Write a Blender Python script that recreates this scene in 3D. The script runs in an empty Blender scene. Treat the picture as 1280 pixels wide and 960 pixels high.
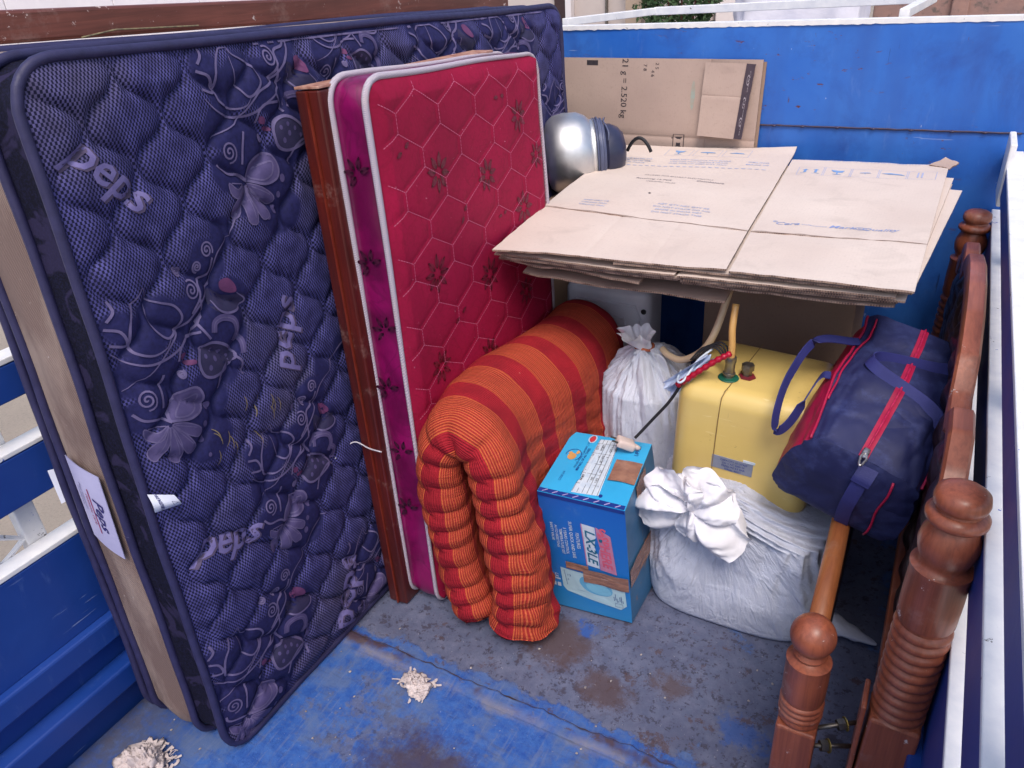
import bpy, bmesh, math, random
import numpy as np
from mathutils import Vector, Matrix, noise
random.seed(7); RNG = np.random.RandomState(3)
PI = math.pi
sc = bpy.context.scene
COL = sc.collection

# ------------------------------------------------------------------ camera
RIGHT = Vector((0.877440, 0.475513, -0.063134)); UP = Vector((-0.184433, 0.455928, 0.870697)); BACK = Vector((0.442812, -0.752341, 0.487750))
cd = bpy.data.cameras.new('camera'); cam = bpy.data.objects.new('camera', cd); COL.objects.link(cam)
M = Matrix(((RIGHT.x, UP.x, BACK.x, 0), (RIGHT.y, UP.y, BACK.y, 0), (RIGHT.z, UP.z, BACK.z, 1.6), (0, 0, 0, 1)))
cam.matrix_world = M
cd.sensor_width = 36; cd.lens = 27.01; cd.clip_start = 0.02; cd.clip_end = 800
sc.camera = cam

# ------------------------------------------------------------------ world, sun, exposure
SUN_EL, SUN_AZ = math.radians(58), math.radians(150)      # azimuth clockwise from +y
w = bpy.data.worlds.new('World'); sc.world = w; w.use_nodes = True
nt = w.node_tree; bg = nt.nodes['Background']
sky = nt.nodes.new('ShaderNodeTexSky'); sky.sky_type = 'NISHITA'; sky.sun_disc = False
sky.sun_elevation = SUN_EL; sky.sun_rotation = SUN_AZ; sky.dust_density = 3.5; sky.air_density = 1.0; sky.ozone_density = 1.2
nt.links.new(sky.outputs[0], bg.inputs[0]); bg.inputs[1].default_value = 0.15
sl = bpy.data.lights.new('sun', 'SUN'); sun = bpy.data.objects.new('sun', sl); COL.objects.link(sun)
sl.energy = 1.25; sl.angle = math.radians(22); sl.color = (1.0, 0.93, 0.88)
sd = Vector((math.sin(SUN_AZ) * math.cos(SUN_EL), math.cos(SUN_AZ) * math.cos(SUN_EL), math.sin(SUN_EL)))
sun.rotation_euler = sd.to_track_quat('Z', 'Y').to_euler()
sc.view_settings.view_transform = 'Standard'; sc.view_settings.look = 'None'
sc.view_settings.gamma = 1; sc.view_settings.exposure = 0.55; sc.view_settings.use_curve_mapping = False

# ------------------------------------------------------------------ helpers
def srgb(*c):
    return tuple(((x / 255) / 12.92 if x / 255 <= .04045 else ((x / 255 + .055) / 1.055) ** 2.4) for x in c) + (1,)

class N:
    """tiny node-tree writer"""
    def __init__(s, name):
        s.m = bpy.data.materials.new(name); s.m.use_nodes = True; s.t = s.m.node_tree
        s.b = s.t.nodes['Principled BSDF']; s.out = s.t.nodes['Material Output']
    def n(s, typ, **kw):
        o = s.t.nodes.new(typ)
        for k, v in kw.items():
            if k in ('ins',):
                for kk, vv in v.items():
                    s.set(o.inputs[kk], vv)
            else: setattr(o, k, v)
        return o
    def set(s, sock, v):
        if isinstance(v, bpy.types.NodeSocket): s.t.links.new(v, sock)
        else: sock.default_value = v
    def math(s, op, a, b=0, c=0):
        o = s.n('ShaderNodeMath', operation=op); s.set(o.inputs[0], a); s.set(o.inputs[1], b); s.set(o.inputs[2], c); return o.outputs[0]
    def mix(s, f, a, b, blend='MIX'):
        o = s.n('ShaderNodeMix', data_type='RGBA', blend_type=blend); s.set(o.inputs[0], f); s.set(o.inputs[6], a); s.set(o.inputs[7], b); return o.outputs[2]
    def ramp(s, f, lo, hi, a=0., b=1.):
        o = s.n('ShaderNodeMapRange'); s.set(o.inputs[0], f); o.inputs[1].default_value = lo; o.inputs[2].default_value = hi
        o.inputs[3].default_value = a; o.inputs[4].default_value = b; return o.outputs[0]
    def co(s, which='Object'):
        return s.n('ShaderNodeTexCoord').outputs[which]
    def pos(s):
        return s.n('ShaderNodeNewGeometry').outputs['Position']
    def scale(s, v, x, y, z, loc=(0, 0, 0)):
        o = s.n('ShaderNodeMapping'); s.set(o.inputs[0], v); o.inputs['Scale'].default_value = (x, y, z); o.inputs['Location'].default_value = loc; return o.outputs[0]
    def noise(s, v, sc_, det=4., rough=.55, dist=0.):
        o = s.n('ShaderNodeTexNoise'); s.set(o.inputs['Vector'], v); o.inputs['Scale'].default_value = sc_
        o.inputs['Detail'].default_value = det; o.inputs['Roughness'].default_value = rough; o.inputs['Distortion'].default_value = dist; return o.outputs[0]
    def sep(s, v):
        o = s.n('ShaderNodeSeparateXYZ'); s.set(o.inputs[0], v); return o.outputs
    def attr(s, name):
        return s.n('ShaderNodeAttribute', attribute_name=name).outputs
    def bump(s, h, strength=.3, dist=.002, nrm=None):
        o = s.n('ShaderNodeBump'); s.set(o.inputs['Height'], h); o.inputs['Strength'].default_value = strength; o.inputs['Distance'].default_value = dist
        if nrm is not None: s.set(o.inputs['Normal'], nrm)
        return o.outputs[0]
    def fin(s, col, rough=.6, nrm=None, **kw):
        s.set(s.b.inputs['Base Color'], col); s.set(s.b.inputs['Roughness'], rough)
        if nrm is not None: s.set(s.b.inputs['Normal'], nrm)
        for k, v in kw.items(): s.set(s.b.inputs[k.replace('_', ' ')], v)
        return s.m

def plain(name, c1, c2=None, sc_=12., rough=.6, bump=.25, bsc=90., bd=.001, dirt=None, stretch=(1, 1, 1), **kw):
    g = N(name); v = g.scale(g.pos(), *stretch)
    c2 = c2 or tuple(x * .7 for x in c1[:3]) + (1,)
    f = g.ramp(g.noise(v, sc_, 5., .6), .3, .7)
    c = g.mix(f, c1, c2)
    if dirt:
        c = g.mix(g.ramp(g.noise(g.scale(v, 1, 1, 1, (3, 5, 7)), dirt[1], 6., .65), dirt[2], dirt[2] + .08), c, dirt[0])
    r = g.ramp(g.noise(v, sc_ * 1.7, 4.), .3, .7, max(0, rough - .08), min(1, rough + .1))
    return g.fin(c, r, g.bump(g.noise(v, bsc, 4.), bump, bd), **kw)

def empty(name, loc, label, cat, group=None):
    o = bpy.data.objects.new(name, None); COL.objects.link(o); o.location = loc; o.empty_display_size = .05
    return tag(o, label, cat, group)
def tag(o, label=None, cat=None, group=None, kind=None):
    if label: o['label'] = label
    if cat: o['category'] = cat
    if group: o['group'] = group
    if kind: o['kind'] = kind
    return o
def origin(o):
    v = Vector((0, 0, 0))
    while o is not None: v += o.location; o = o.parent
    return v
def build(name, V, F, mat, parent=None, loc=None, smooth=True, uv=None, attrs=None, mats=None, midx=None):
    """V: world-space vertices (n,3); F: list of faces or (m,4) array"""
    V = np.asarray(V, dtype=np.float64).reshape(-1, 3)
    base = origin(parent) if parent is not None else Vector(loc if loc is not None else (V[:, 0].mean(), V[:, 1].mean(), V[:, 2].min()))
    L = V - np.array(base)
    me = bpy.data.meshes.new(name)
    if isinstance(F, np.ndarray):
        n = F.shape[1]
        me.vertices.add(len(L)); me.vertices.foreach_set('co', L.astype(np.float32).ravel())
        me.loops.add(F.size); me.loops.foreach_set('vertex_index', F.astype(np.int32).ravel())
        me.polygons.add(len(F)); me.polygons.foreach_set('loop_start', np.arange(0, F.size, n, dtype=np.int32))
        me.polygons.foreach_set('loop_total', np.full(len(F), n, dtype=np.int32))
        me.update(calc_edges=True)
    else:
        me.from_pydata([tuple(v) for v in L], [], F)
    if uv is not None:
        uv = np.asarray(uv, dtype=np.float32)
        li = np.empty(len(me.loops), dtype=np.int32); me.loops.foreach_get('vertex_index', li)
        me.uv_layers.new(name='UVMap').data.foreach_set('uv', uv[li].ravel())
    if attrs:
        for k, a in attrs.items():
            me.attributes.new(k, 'FLOAT', 'POINT').data.foreach_set('value', np.asarray(a, dtype=np.float32))
    for m in (mats or [mat]): me.materials.append(m)
    if midx is not None: me.polygons.foreach_set('material_index', np.asarray(midx, dtype=np.int32))
    if smooth: me.polygons.foreach_set('use_smooth', np.ones(len(me.polygons), dtype=bool))
    me.validate(); me.update()
    o = bpy.data.objects.new(name, me); COL.objects.link(o)
    if parent is not None: o.parent = parent
    else: o.location = base
    return o
def grid_faces(nu, nv, wrapu=False, off=0):
    iu = np.arange(nu if wrapu else nu - 1); iv = np.arange(nv - 1)
    a, b = np.meshgrid(iu, iv, indexing='ij'); a2 = (a + 1) % nu
    f = np.stack([a * nv + b, a2 * nv + b, a2 * nv + b + 1, a * nv + b + 1], -1).reshape(-1, 4)
    return f + off
class MB:
    """collects primitives as ONE mesh"""
    def __init__(s): s.V = []; s.F = []
    def add(s, V, F):
        o = len(s.V); s.V += [tuple(v) for v in V]; s.F += [tuple(int(i) + o for i in f) for f in F]; return s
    def bm(s, bm, mtx=None):
        if mtx is not None: bm.transform(mtx)
        bm.verts.index_update(); s.add([v.co[:] for v in bm.verts], [[v.index for v in f.verts] for f in bm.faces]); bm.free(); return s
    def box(s, x0, x1, y0, y1, z0, z1, bev=0., seg=2, mtx=None):
        bm = bmesh.new(); bmesh.ops.create_cube(bm, size=1)
        for v in bm.verts: v.co = Vector(((x0 + x1) / 2 + v.co.x * (x1 - x0), (y0 + y1) / 2 + v.co.y * (y1 - y0), (z0 + z1) / 2 + v.co.z * (z1 - z0)))
        if bev: bmesh.ops.bevel(bm, geom=bm.edges[:], offset=bev, segments=seg, affect='EDGES', profile=.5)
        return s.bm(bm, mtx)
    def hexa(s, P, bev=0.):       # 8 corners: bottom 4 ccw, top 4 ccw
        bm = bmesh.new(); vs = [bm.verts.new(p) for p in P]
        for f in ((3, 2, 1, 0), (4, 5, 6, 7), (0, 1, 5, 4), (1, 2, 6, 5), (2, 3, 7, 6), (3, 0, 4, 7)): bm.faces.new([vs[i] for i in f])
        if bev: bmesh.ops.bevel(bm, geom=bm.edges[:], offset=bev, segments=2, affect='EDGES', profile=.5)
        return s.bm(bm)
    def tube(s, pts, r, n=10, closed=False, cap=True):
        pts = [Vector(p) for p in pts]; m = len(pts); rr = r if hasattr(r, '__len__') else [r] * m
        V = []; up = None
        for i, p in enumerate(pts):
            a = pts[(i - 1) % m] if (closed or i > 0) else p; b = pts[(i + 1) % m] if (closed or i < m - 1) else p
            t = (b - a).normalized()
            if up is None: up = t.orthogonal().normalized()
            up = (up - t * up.dot(t)); up = up.normalized() if up.length > 1e-6 else t.orthogonal().normalized(); sd_ = t.cross(up)
            for k in range(n):
                th = 2 * PI * k / n; V.append(p + (up * math.cos(th) + sd_ * math.sin(th)) * rr[i])
        F = []
        for i in range(m if closed else m - 1):
            j = (i + 1) % m
            for k in range(n): F.append((i * n + k, i * n + (k + 1) % n, j * n + (k + 1) % n, j * n + k))
        if cap and not closed:
            F.append(tuple(range(n))[::-1]); F.append(tuple((m - 1) * n + k for k in range(n)))
        return s.add(V, F)
    def lathe(s, prof, n=28, mtx=None, cap=True):   # prof: (r, z)
        V = []
        for r, z in prof:
            for k in range(n): V.append(Vector((r * math.cos(2 * PI * k / n), r * math.sin(2 * PI * k / n), z)))
        if mtx is not None: V = [mtx @ v for v in V]
        F = []
        for i in range(len(prof) - 1):
            for k in range(n): F.append((i * n + k, i * n + (k + 1) % n, (i + 1) * n + (k + 1) % n, (i + 1) * n + k))
        if cap: F.append(tuple(range(n))[::-1]); F.append(tuple((len(prof) - 1) * n + k for k in range(n)))
        return s.add(V, F)
    def build(s, name, mat, parent=None, smooth=False, **kw):
        return build(name, s.V, s.F, mat, parent, smooth=smooth, **kw)
def box(name, mat, parent, x0, x1, y0, y1, z0, z1, bev=.002, mtx=None, **kw):
    return MB().box(x0, x1, y0, y1, z0, z1, bev, mtx=mtx).build(name, mat, parent, **kw)
def autosmooth(o, ang=40):
    me = o.data; bm = bmesh.new(); bm.from_mesh(me)
    for f in bm.faces: f.smooth = True
    for e in bm.edges:
        if len(e.link_faces) == 2 and e.calc_face_angle(0) > math.radians(ang): e.smooth = False
    bm.to_mesh(me); bm.free(); return o
def catmull(P, n=8, closed=False):
    P = [np.array(p, float) for p in P]; m = len(P); out = []
    for i in range(m if closed else m - 1):
        p0 = P[(i - 1) % m] if closed or i > 0 else 2 * P[0] - P[1]; p1 = P[i]; p2 = P[(i + 1) % m]
        p3 = P[(i + 2) % m] if closed or i < m - 2 else 2 * P[-1] - P[-2]
        for k in range(n):
            t = k / n; out.append(.5 * ((2 * p1) + (-p0 + p2) * t + (2 * p0 - 5 * p1 + 4 * p2 - p3) * t * t + (-p0 + 3 * p1 - 3 * p2 + p3) * t ** 3))
    if not closed: out.append(P[-1])
    return out
def fbm(x, y, z=0., o=3):
    return noise.fractal(Vector((x, y, z)), 1.0, 2.0, o)

class Drape:
    """2-D drawing (u,v in metres) laid on a surface function S(u,v,h)->xyz"""
    def __init__(s, S, h=.0012): s.S = S; s.h = h; s.V = []; s.F = []; s.k = 0
    def _add(s, P, F, h=None):
        o = len(s.V); hh = (h if h is not None else s.h) + s.k * 3e-6; s.k += 1
        s.V += [tuple(s.S(p[0], p[1], hh)) for p in P]; s.F += [tuple(i + o for i in f) for f in F]
    def line(s, pts, w=.004, taper=False, closed=False, h=None):
        pts = [np.array(p[:2], float) for p in pts]; m = len(pts); P = []
        for i, p in enumerate(pts):
            a = pts[(i - 1) % m] if closed or i else p; b = pts[(i + 1) % m] if closed or i < m - 1 else p
            t = b - a; L = np.hypot(*t) or 1; nrm = np.array([-t[1], t[0]]) / L
            ww = w * (.25 + .75 * math.sin(PI * (i + .5) / m)) if taper else w
            P += [p + nrm * ww / 2, p - nrm * ww / 2]
        F = [(2 * i, 2 * i + 1, 2 * ((i + 1) % m) + 1, 2 * ((i + 1) % m)) for i in range(m if closed else m - 1)]
        s._add(P, F, h)
    def fill(s, pts, rings=4, h=None):
        pts = [np.array(p[:2], float) for p in pts]; c = sum(pts) / len(pts); m = len(pts)
        P = [c]; F = []
        for r in range(1, rings + 1):
            P += [c + (p - c) * r / rings for p in pts]
        for i in range(m):
            F.append((0, 1 + i, 1 + (i + 1) % m))
            for r in range(1, rings):
                a = 1 + (r - 1) * m; b = 1 + r * m; F.append((a + i, b + i, b + (i + 1) % m, a + (i + 1) % m))
        s._add(P, F, h)
    def rect(s, x0, x1, y0, y1, n=1, h=None):
        P = []; F = []
        for i in range(n + 1):
            for j in range(n + 1): P.append((x0 + (x1 - x0) * i / n, y0 + (y1 - y0) * j / n))
        for i in range(n):
            for j in range(n): a = i * (n + 1) + j; F.append((a, a + n + 1, a + n + 2, a + 1))
        s._add(P, F, h)
    def text(s, txt, u, v, size, ang=0., bold=0., shear=0., mirror=False, h=None, sx=1.):
        V, F = text_mesh(txt, bold, shear)
        c, sn = math.cos(ang), math.sin(ang)
        s._add([(u + (x * size * sx) * c - y * size * sn, v + (x * size * sx) * sn + y * size * c) for x, y in V], F, h)
    def build(s, name, mat, parent, **kw):
        return build(name, s.V, s.F, mat, parent, **kw)
_tc = {}
def text_mesh(txt, bold=0., shear=0.):
    k = (txt, bold, shear)
    if k not in _tc:
        cu = bpy.data.curves.new('t', 'FONT'); cu.body = txt; cu.align_x = 'CENTER'; cu.align_y = 'CENTER'; cu.offset = bold; cu.shear = shear; cu.resolution_u = 2
        ob = bpy.data.objects.new('t', cu); COL.objects.link(ob)
        me = bpy.data.meshes.new_from_object(ob.evaluated_get(bpy.context.evaluated_depsgraph_get()))
        b_ = bmesh.new(); b_.from_mesh(me); bmesh.ops.remove_doubles(b_, verts=b_.verts, dist=1e-4); bmesh.ops.triangulate(b_, faces=b_.faces[:])
        for _ in range(3):
            es = [e for e in b_.edges if e.calc_length() > .16]
            if not es: break
            bmesh.ops.subdivide_edges(b_, edges=es, cuts=1); bmesh.ops.triangulate(b_, faces=b_.faces[:])
        b_.to_mesh(me); b_.free()
        _tc[k] = ([(v.co.x, v.co.y) for v in me.vertices], [tuple(p.vertices) for p in me.polygons])
        bpy.data.objects.remove(ob); bpy.data.curves.remove(cu); bpy.data.meshes.remove(me)
    return _tc[k]
def plane_S(o, eu, ev):
    o = np.array(o, float); eu = np.array(eu, float); ev = np.array(ev, float)
    eu /= np.linalg.norm(eu); ev /= np.linalg.norm(ev); n = np.cross(eu, ev)
    return lambda u, v, h: o + eu * u + ev * v + n * h

# ------------------------------------------------------------------ shared materials
def blue_paint(name, c1, c2, chips=.66, streak=True, rough=.38):
    g = N(name); p = g.pos()
    f = g.ramp(g.noise(p, 3.2, 5., .6), .3, .7)
    c = g.mix(f, c1, c2)
    v = g.ramp(g.noise(g.scale(p, 9, 9, 1.2), 1.0, 4.), .45, .7, 0, .35)
    c = g.mix(v, c, srgb(40, 66, 140))
    v2 = g.ramp(g.noise(g.scale(p, 22, 22, 5), 1.6, 4., .7), .6, .8, 0, .22)
    c = g.mix(v2, c, srgb(120, 150, 205))
    r1 = g.ramp(g.noise(g.scale(p, 14, 14, 42, (2, 1, 4)), 1., 5., .7), chips, chips + .03)
    reg = g.ramp(g.noise(p, 2.6, 2.), .5, .62)
    rust = g.math('MULTIPLY', r1, reg)
    c = g.mix(rust, c, srgb(92, 44, 38))
    w_ = g.ramp(g.noise(g.scale(p, 60, 60, 20, (7, 3, 1)), 1., 3., .6), .755, .77)
    c = g.mix(g.math('MULTIPLY', w_, .55), c, srgb(190, 200, 225))
    sm_ = g.ramp(g.noise(g.scale(p, 3, 3, 2.2, (9, 2, 5)), 1.4, 7., .72, .4), .50, .66, 0, .45); c = g.mix(sm_, c, srgb(34, 62, 138))
    sc1 = g.ramp(g.noise(g.scale(p, 4, 4, 90, (1, 8, 3)), 1., 3., .6), .70, .715); c = g.mix(g.math('MULTIPLY', g.math('MULTIPLY', sc1, g.ramp(g.noise(p, 3, 2.), .5, .56)), .6), c, srgb(150, 168, 205))
    sc2 = g.ramp(g.noise(g.scale(p, 70, 70, 5, (4, 8, 3)), 1., 3., .6), .72, .735); c = g.mix(g.math('MULTIPLY', g.math('MULTIPLY', sc2, g.ramp(g.noise(g.scale(p, 1, 1, 1, (3, 3, 3)), 3, 2.), .5, .56)), .6), c, srgb(28, 40, 80))
    rr_ = g.ramp(g.noise(g.scale(p, 5, 5, 2, (6, 6, 2)), 5., 8., .8), .655, .675); c = g.mix(g.math('MULTIPLY', rr_, .75), c, srgb(84, 58, 66))
    h = g.math('ADD', g.math('MULTIPLY', g.noise(p, 14, 4.), .6), g.math('MULTIPLY', rust, -.5))
    return g.fin(c, g.ramp(f, 0, 1, rough, rough + .16), g.bump(h, .35, .004))
m_blue = blue_paint('blue_enamel', srgb(32, 92, 180), srgb(52, 112, 194), .62)
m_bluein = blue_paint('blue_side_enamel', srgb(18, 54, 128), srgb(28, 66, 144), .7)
g = N('white_enamel'); p = g.pos()
c = g.mix(g.ramp(g.noise(p, 22, 5., .6), .3, .7), srgb(236, 234, 232), srgb(214, 214, 218))
c = g.mix(g.ramp(g.noise(p, 34, 6., .7), .66, .68), c, srgb(96, 88, 84))
c = g.mix(g.ramp(g.noise(g.scale(p, 1, 1, 1, (5, 5, 5)), 16, 5., .7), .69, .70), c, srgb(40, 80, 175))
m_white = g.fin(c, .45, g.bump(g.noise(p, 60, 4.), .3, .001))

def floor_mat():
    g = N('worn_blue_floor'); p = g.pos(); s = g.sep(p)
    def nn(sc_, det=7., rough=.7, loc=(0, 0, 0), st=(1, 1, 1), dist=0.): return g.noise(g.scale(p, *st, loc), sc_, det, rough, dist)
    fine = nn(34, 8, .78); fine2 = nn(70, 6, .7, (3, 1, 2)); mid = nn(9, 8, .74, (1, 5, 2), (1, 1, 1), .2); big = nn(2.6, 5, .6, (4, 4, 1)); scr = nn(10, 5, .65, (2, 2, 2), (9, 1, 1)); scr2 = nn(8, 5, .65, (5, 2, 7), (1, 7, 1))
    blue = g.mix(g.ramp(fine, .38, .62), srgb(30, 74, 150), srgb(54, 98, 168))
    blue = g.mix(g.ramp(mid, .47, .60, 0, .75), blue, srgb(84, 104, 142)); blue = g.mix(g.ramp(scr, .54, .62, 0, .35), blue, srgb(104, 116, 146)); blue = g.mix(g.ramp(scr2, .56, .66, 0, .3), blue, srgb(60, 66, 96))
    grey = g.mix(g.ramp(fine, .36, .64), srgb(82, 90, 116), srgb(104, 108, 132)); grey = g.mix(g.ramp(mid, .42, .6, 0, .6), grey, srgb(74, 78, 104))
    grey = g.mix(g.ramp(fine2, .56, .62, 0, .8), grey, srgb(52, 52, 70)); grey = g.mix(g.ramp(nn(22, 7, .75, (8, 8, 8)), .57, .61, 0, .75), grey, srgb(56, 50, 64))
    e = g.math('ADD', s[1], g.math('MULTIPLY', g.math('SUBTRACT', mid, .5), .10))
    nearseam = g.math('MULTIPLY', g.ramp(e, 1.075, 1.155, .16, 0), 1.0)
    wear = g.math('ADD', g.math('ADD', g.math('MULTIPLY', big, .45), g.math('MULTIPLY', mid, .55)), nearseam)
    back = g.mix(g.ramp(wear, .575, .60), grey, blue)
    lost = g.ramp(g.math('ADD', g.math('MULTIPLY', big, .5), g.math('MULTIPLY', nn(16, 8, .78, (9, 2, 4)), .5)), .535, .575, 0, .75)
    front = g.mix(lost, blue, grey)
    isb = g.ramp(s[1], 1.05, 1.053)
    c = g.mix(isb, front, back)
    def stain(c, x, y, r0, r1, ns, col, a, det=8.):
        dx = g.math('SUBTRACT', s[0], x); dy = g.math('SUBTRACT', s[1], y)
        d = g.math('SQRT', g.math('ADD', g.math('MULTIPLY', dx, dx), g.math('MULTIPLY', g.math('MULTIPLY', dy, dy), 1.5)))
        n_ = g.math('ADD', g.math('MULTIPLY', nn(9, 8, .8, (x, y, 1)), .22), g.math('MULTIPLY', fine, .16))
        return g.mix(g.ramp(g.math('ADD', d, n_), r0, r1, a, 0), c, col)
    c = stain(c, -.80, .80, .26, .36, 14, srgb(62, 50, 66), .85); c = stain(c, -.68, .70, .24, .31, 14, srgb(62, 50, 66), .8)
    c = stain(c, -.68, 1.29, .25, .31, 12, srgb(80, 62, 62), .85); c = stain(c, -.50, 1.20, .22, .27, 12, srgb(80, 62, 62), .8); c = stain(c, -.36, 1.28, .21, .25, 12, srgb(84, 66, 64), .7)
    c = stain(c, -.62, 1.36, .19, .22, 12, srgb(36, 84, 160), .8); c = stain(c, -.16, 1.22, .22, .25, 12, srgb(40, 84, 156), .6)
    rust = g.ramp(nn(13, 8, .76, (1, 2, 3)), .585, .62, 0, .8)
    c = g.mix(g.math('MULTIPLY', rust, g.math('ADD', g.math('MULTIPLY', isb, .75), .15)), c, srgb(78, 58, 58))
    # rusty, chipped band along the seam
    ds = g.math('ABSOLUTE', g.math('SUBTRACT', g.math('ADD', s[1], g.math('MULTIPLY', g.math('SUBTRACT', fine, .5), .05)), 1.062))
    reg = g.ramp(nn(5, 4, .6, (7, 0, 0)), .46, .54)
    c = g.mix(g.math('MULTIPLY', g.ramp(ds, .010, .024, .9, 0), reg), c, srgb(70, 48, 48))
    ds2 = g.math('ABSOLUTE', g.math('SUBTRACT', g.math('ADD', s[1], g.math('MULTIPLY', g.math('SUBTRACT', mid, .5), .06)), 1.035))
    c = g.mix(g.math('MULTIPLY', g.ramp(ds2, .0, .022, .7, 0), g.ramp(nn(6, 4, .6, (3, 3, 0)), .45, .6)), c, srgb(128, 124, 132))
    c = g.mix(g.ramp(nn(120, 3, .6, (2, 2, 2)), .70, .73, 0, .6), c, srgb(160, 158, 166))
    edge = g.ramp(s[0], -1.5, -1.28, .8, 0); c = g.mix(g.math('MULTIPLY', edge, g.ramp(fine, .3, .55)), c, srgb(64, 64, 84))
    h = g.math('ADD', g.math('ADD', fine, g.math('MULTIPLY', fine2, .5)), g.math('MULTIPLY', g.ramp(wear, .575, .60), .5))
    return g.fin(c, g.ramp(fine, .3, .7, .5, .8), g.bump(h, .5, .0025))
m_floor = floor_mat()

def wood_mat(name, c1, c2, axis='z', rough=.32, chips=None, sc_=1.):
    g = N(name); p = g.pos(); grain = g.noise(g.scale(p, *{'x': (6, 160, 160), 'y': (160, 6, 160), 'z': (160, 160, 6)}[axis], (3, 3, 3)), 1., 4., .6, .5)
    st = {'x': (1.5, 22, 22), 'y': (22, 1.5, 22), 'z': (22, 22, 1.5)}[axis]
    n1 = g.noise(g.scale(p, *[a * sc_ for a in st]), 1.3, 5., .6, .6)
    c = g.mix(g.ramp(n1, .35, .68), c1, c2)
    c = g.mix(g.ramp(g.noise(p, 5, 3.), .35, .7, 0, .5), c, tuple(x * .7 for x in c2[:3]) + (1,))
    c = g.mix(g.ramp(grain, .42, .62, 0, .32), c, tuple(x * .45 for x in c2[:3]) + (1,)); c = g.mix(g.ramp(g.noise(p, 9, 7., .75), .56, .70, 0, .28), c, srgb(176, 150, 140))
    if chips: c = g.mix(g.ramp(g.noise(g.scale(p, 1, 1, 1, (2, 2, 8)), chips, 6., .75), .655, .67), c, srgb(205, 185, 178))
    return g.fin(c, g.ramp(n1, .3, .7, rough, rough + .2), g.bump(g.math('ADD', n1, g.math('MULTIPLY', grain, .5)), .2, .001), Coat_Weight=.2, Coat_Roughness=.25)
m_wood = wood_mat('polished_teak', srgb(166, 92, 64), srgb(126, 64, 44), 'z', .34, chips=26.)
m_woodr = wood_mat('polished_teak_rail', srgb(178, 104, 74), srgb(140, 74, 52), 'y', .34, chips=20.)
m_woodd = wood_mat('dark_carved_teak', srgb(58, 26, 26), srgb(30, 14, 16), 'y')
m_redwood = wood_mat('red_brown_board', srgb(98, 30, 20), srgb(66, 18, 14), 'z')
m_brownbeam = wood_mat('brown_beam', srgb(132, 74, 62), srgb(98, 52, 42), 'y', chips=30.)
m_pole = wood_mat('light_varnished_wood', srgb(178, 112, 66), srgb(150, 84, 46), 'y', .35)
m_cream = plain('cream_laminate', srgb(205, 180, 168), srgb(190, 168, 158), 4, .5)
m_steel = plain('zinc_bolt', srgb(140, 135, 128), srgb(96, 90, 84), 40, .4, Metallic=.9)
m_dark = plain('dark_rubber', srgb(26, 26, 34), srgb(14, 14, 20), 20, .6)

# ------------------------------------------------------------------ surroundings
g = N('sandy_concrete_ground'); p = g.pos()
c = g.mix(g.ramp(g.noise(p, 1.3, 5.), .3, .7), srgb(158, 146, 132), srgb(138, 128, 118))
c = g.mix(g.ramp(g.noise(p, 60, 4., .7), .5, .75, 0, .5), c, srgb(104, 96, 90))
m_ground = g.fin(c, .9, g.bump(g.noise(p, 70, 5., .7), .6, .006))
gr = build('ground', [(-250, -60, -.8), (250, -60, -.8), (250, 400, -.8), (-250, 400, -.8)], [(0, 1, 2, 3)], m_ground, smooth=False); tag(gr, kind='structure')
m_pave = plain('pale_paving', srgb(222, 212, 208), srgb(206, 196, 194), 3, .8)
pv = MB().box(-150, -9, -20, 120, -.795, -.68, .01).build('pavement', m_pave); tag(pv, kind='structure')
# joints in the pale yard wall far off to the left
m_plaster = plain('beige_plaster', srgb(196, 184, 178), srgb(182, 170, 166), 1.2, .85, .3, 30, .004)
m_white_wall = plain('white_plaster', srgb(228, 222, 222), srgb(214, 208, 210), 1.2, .8)
m_darkdoor = plain('dark_brown_timber', srgb(58, 34, 36), srgb(40, 26, 28), 6, .6)
m_brick = plain('pinkish_brown_render', srgb(156, 122, 112), srgb(132, 108, 104), 3, .85, .5, 12, .02, dirt=(srgb(104, 92, 88), 4., .55))

hs = empty('house', (-6.4, 12, -.8), 'beige rendered house beyond the cab, half cut off by the mattress', 'house')
def wallbox(name, mat, par, *a, **k): return box(name, mat, par, *a, **k)
wallbox('wall', m_plaster, hs, -7.2, -4.25, 12.0, 16.0, -.8, 3.4, .01)
wallbox('door', m_darkdoor, hs, -5.76, -5.57, 11.90, 11.997, -.8, 1.9, .01)
wallbox('door_frame', m_white_wall, hs, -5.56, -5.46, 11.86, 11.997, -.8, 1.95, .01)
wallbox('downpipe', m_steel, hs, -4.93, -4.90, 11.93, 11.99, -.8, 3.3, .005)
wallbox('pillar', plain('tan_render', srgb(178, 158, 140), srgb(160, 142, 128), 3, .85), hs, -4.52, -4.27, 11.7, 11.97, -.8, 3.4, .01)
yw = empty('yard_wall', (0, 17, -.8), 'pinkish brown weathered yard wall with patches behind the cab at right', 'wall')
wallbox('wall', m_brick, yw, -1.6, 7.5, 16.0, 16.25, -.8, 2.1, .02)
for k in range(3): wallbox('pier', m_brick, yw, -.4 + k * 1.9, -.15 + k * 1.9, 15.9, 15.997, -.8, 2.2, .02)
yg = empty('white_boundary_wall', (-3.6, 14, -.8), 'white painted boundary wall behind the green shrub', 'wall')
wallbox('wall', m_white_wall, yg, -4.2, -1.65, 15.4, 15.6, -.8, 1.6, .02)
wallbox('post', plain('orange_brown_post', srgb(172, 110, 84), srgb(150, 92, 72), 4, .7), yg, -2.98, -2.88, 15.2, 15.397, -.8, 1.8, .01)
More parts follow.
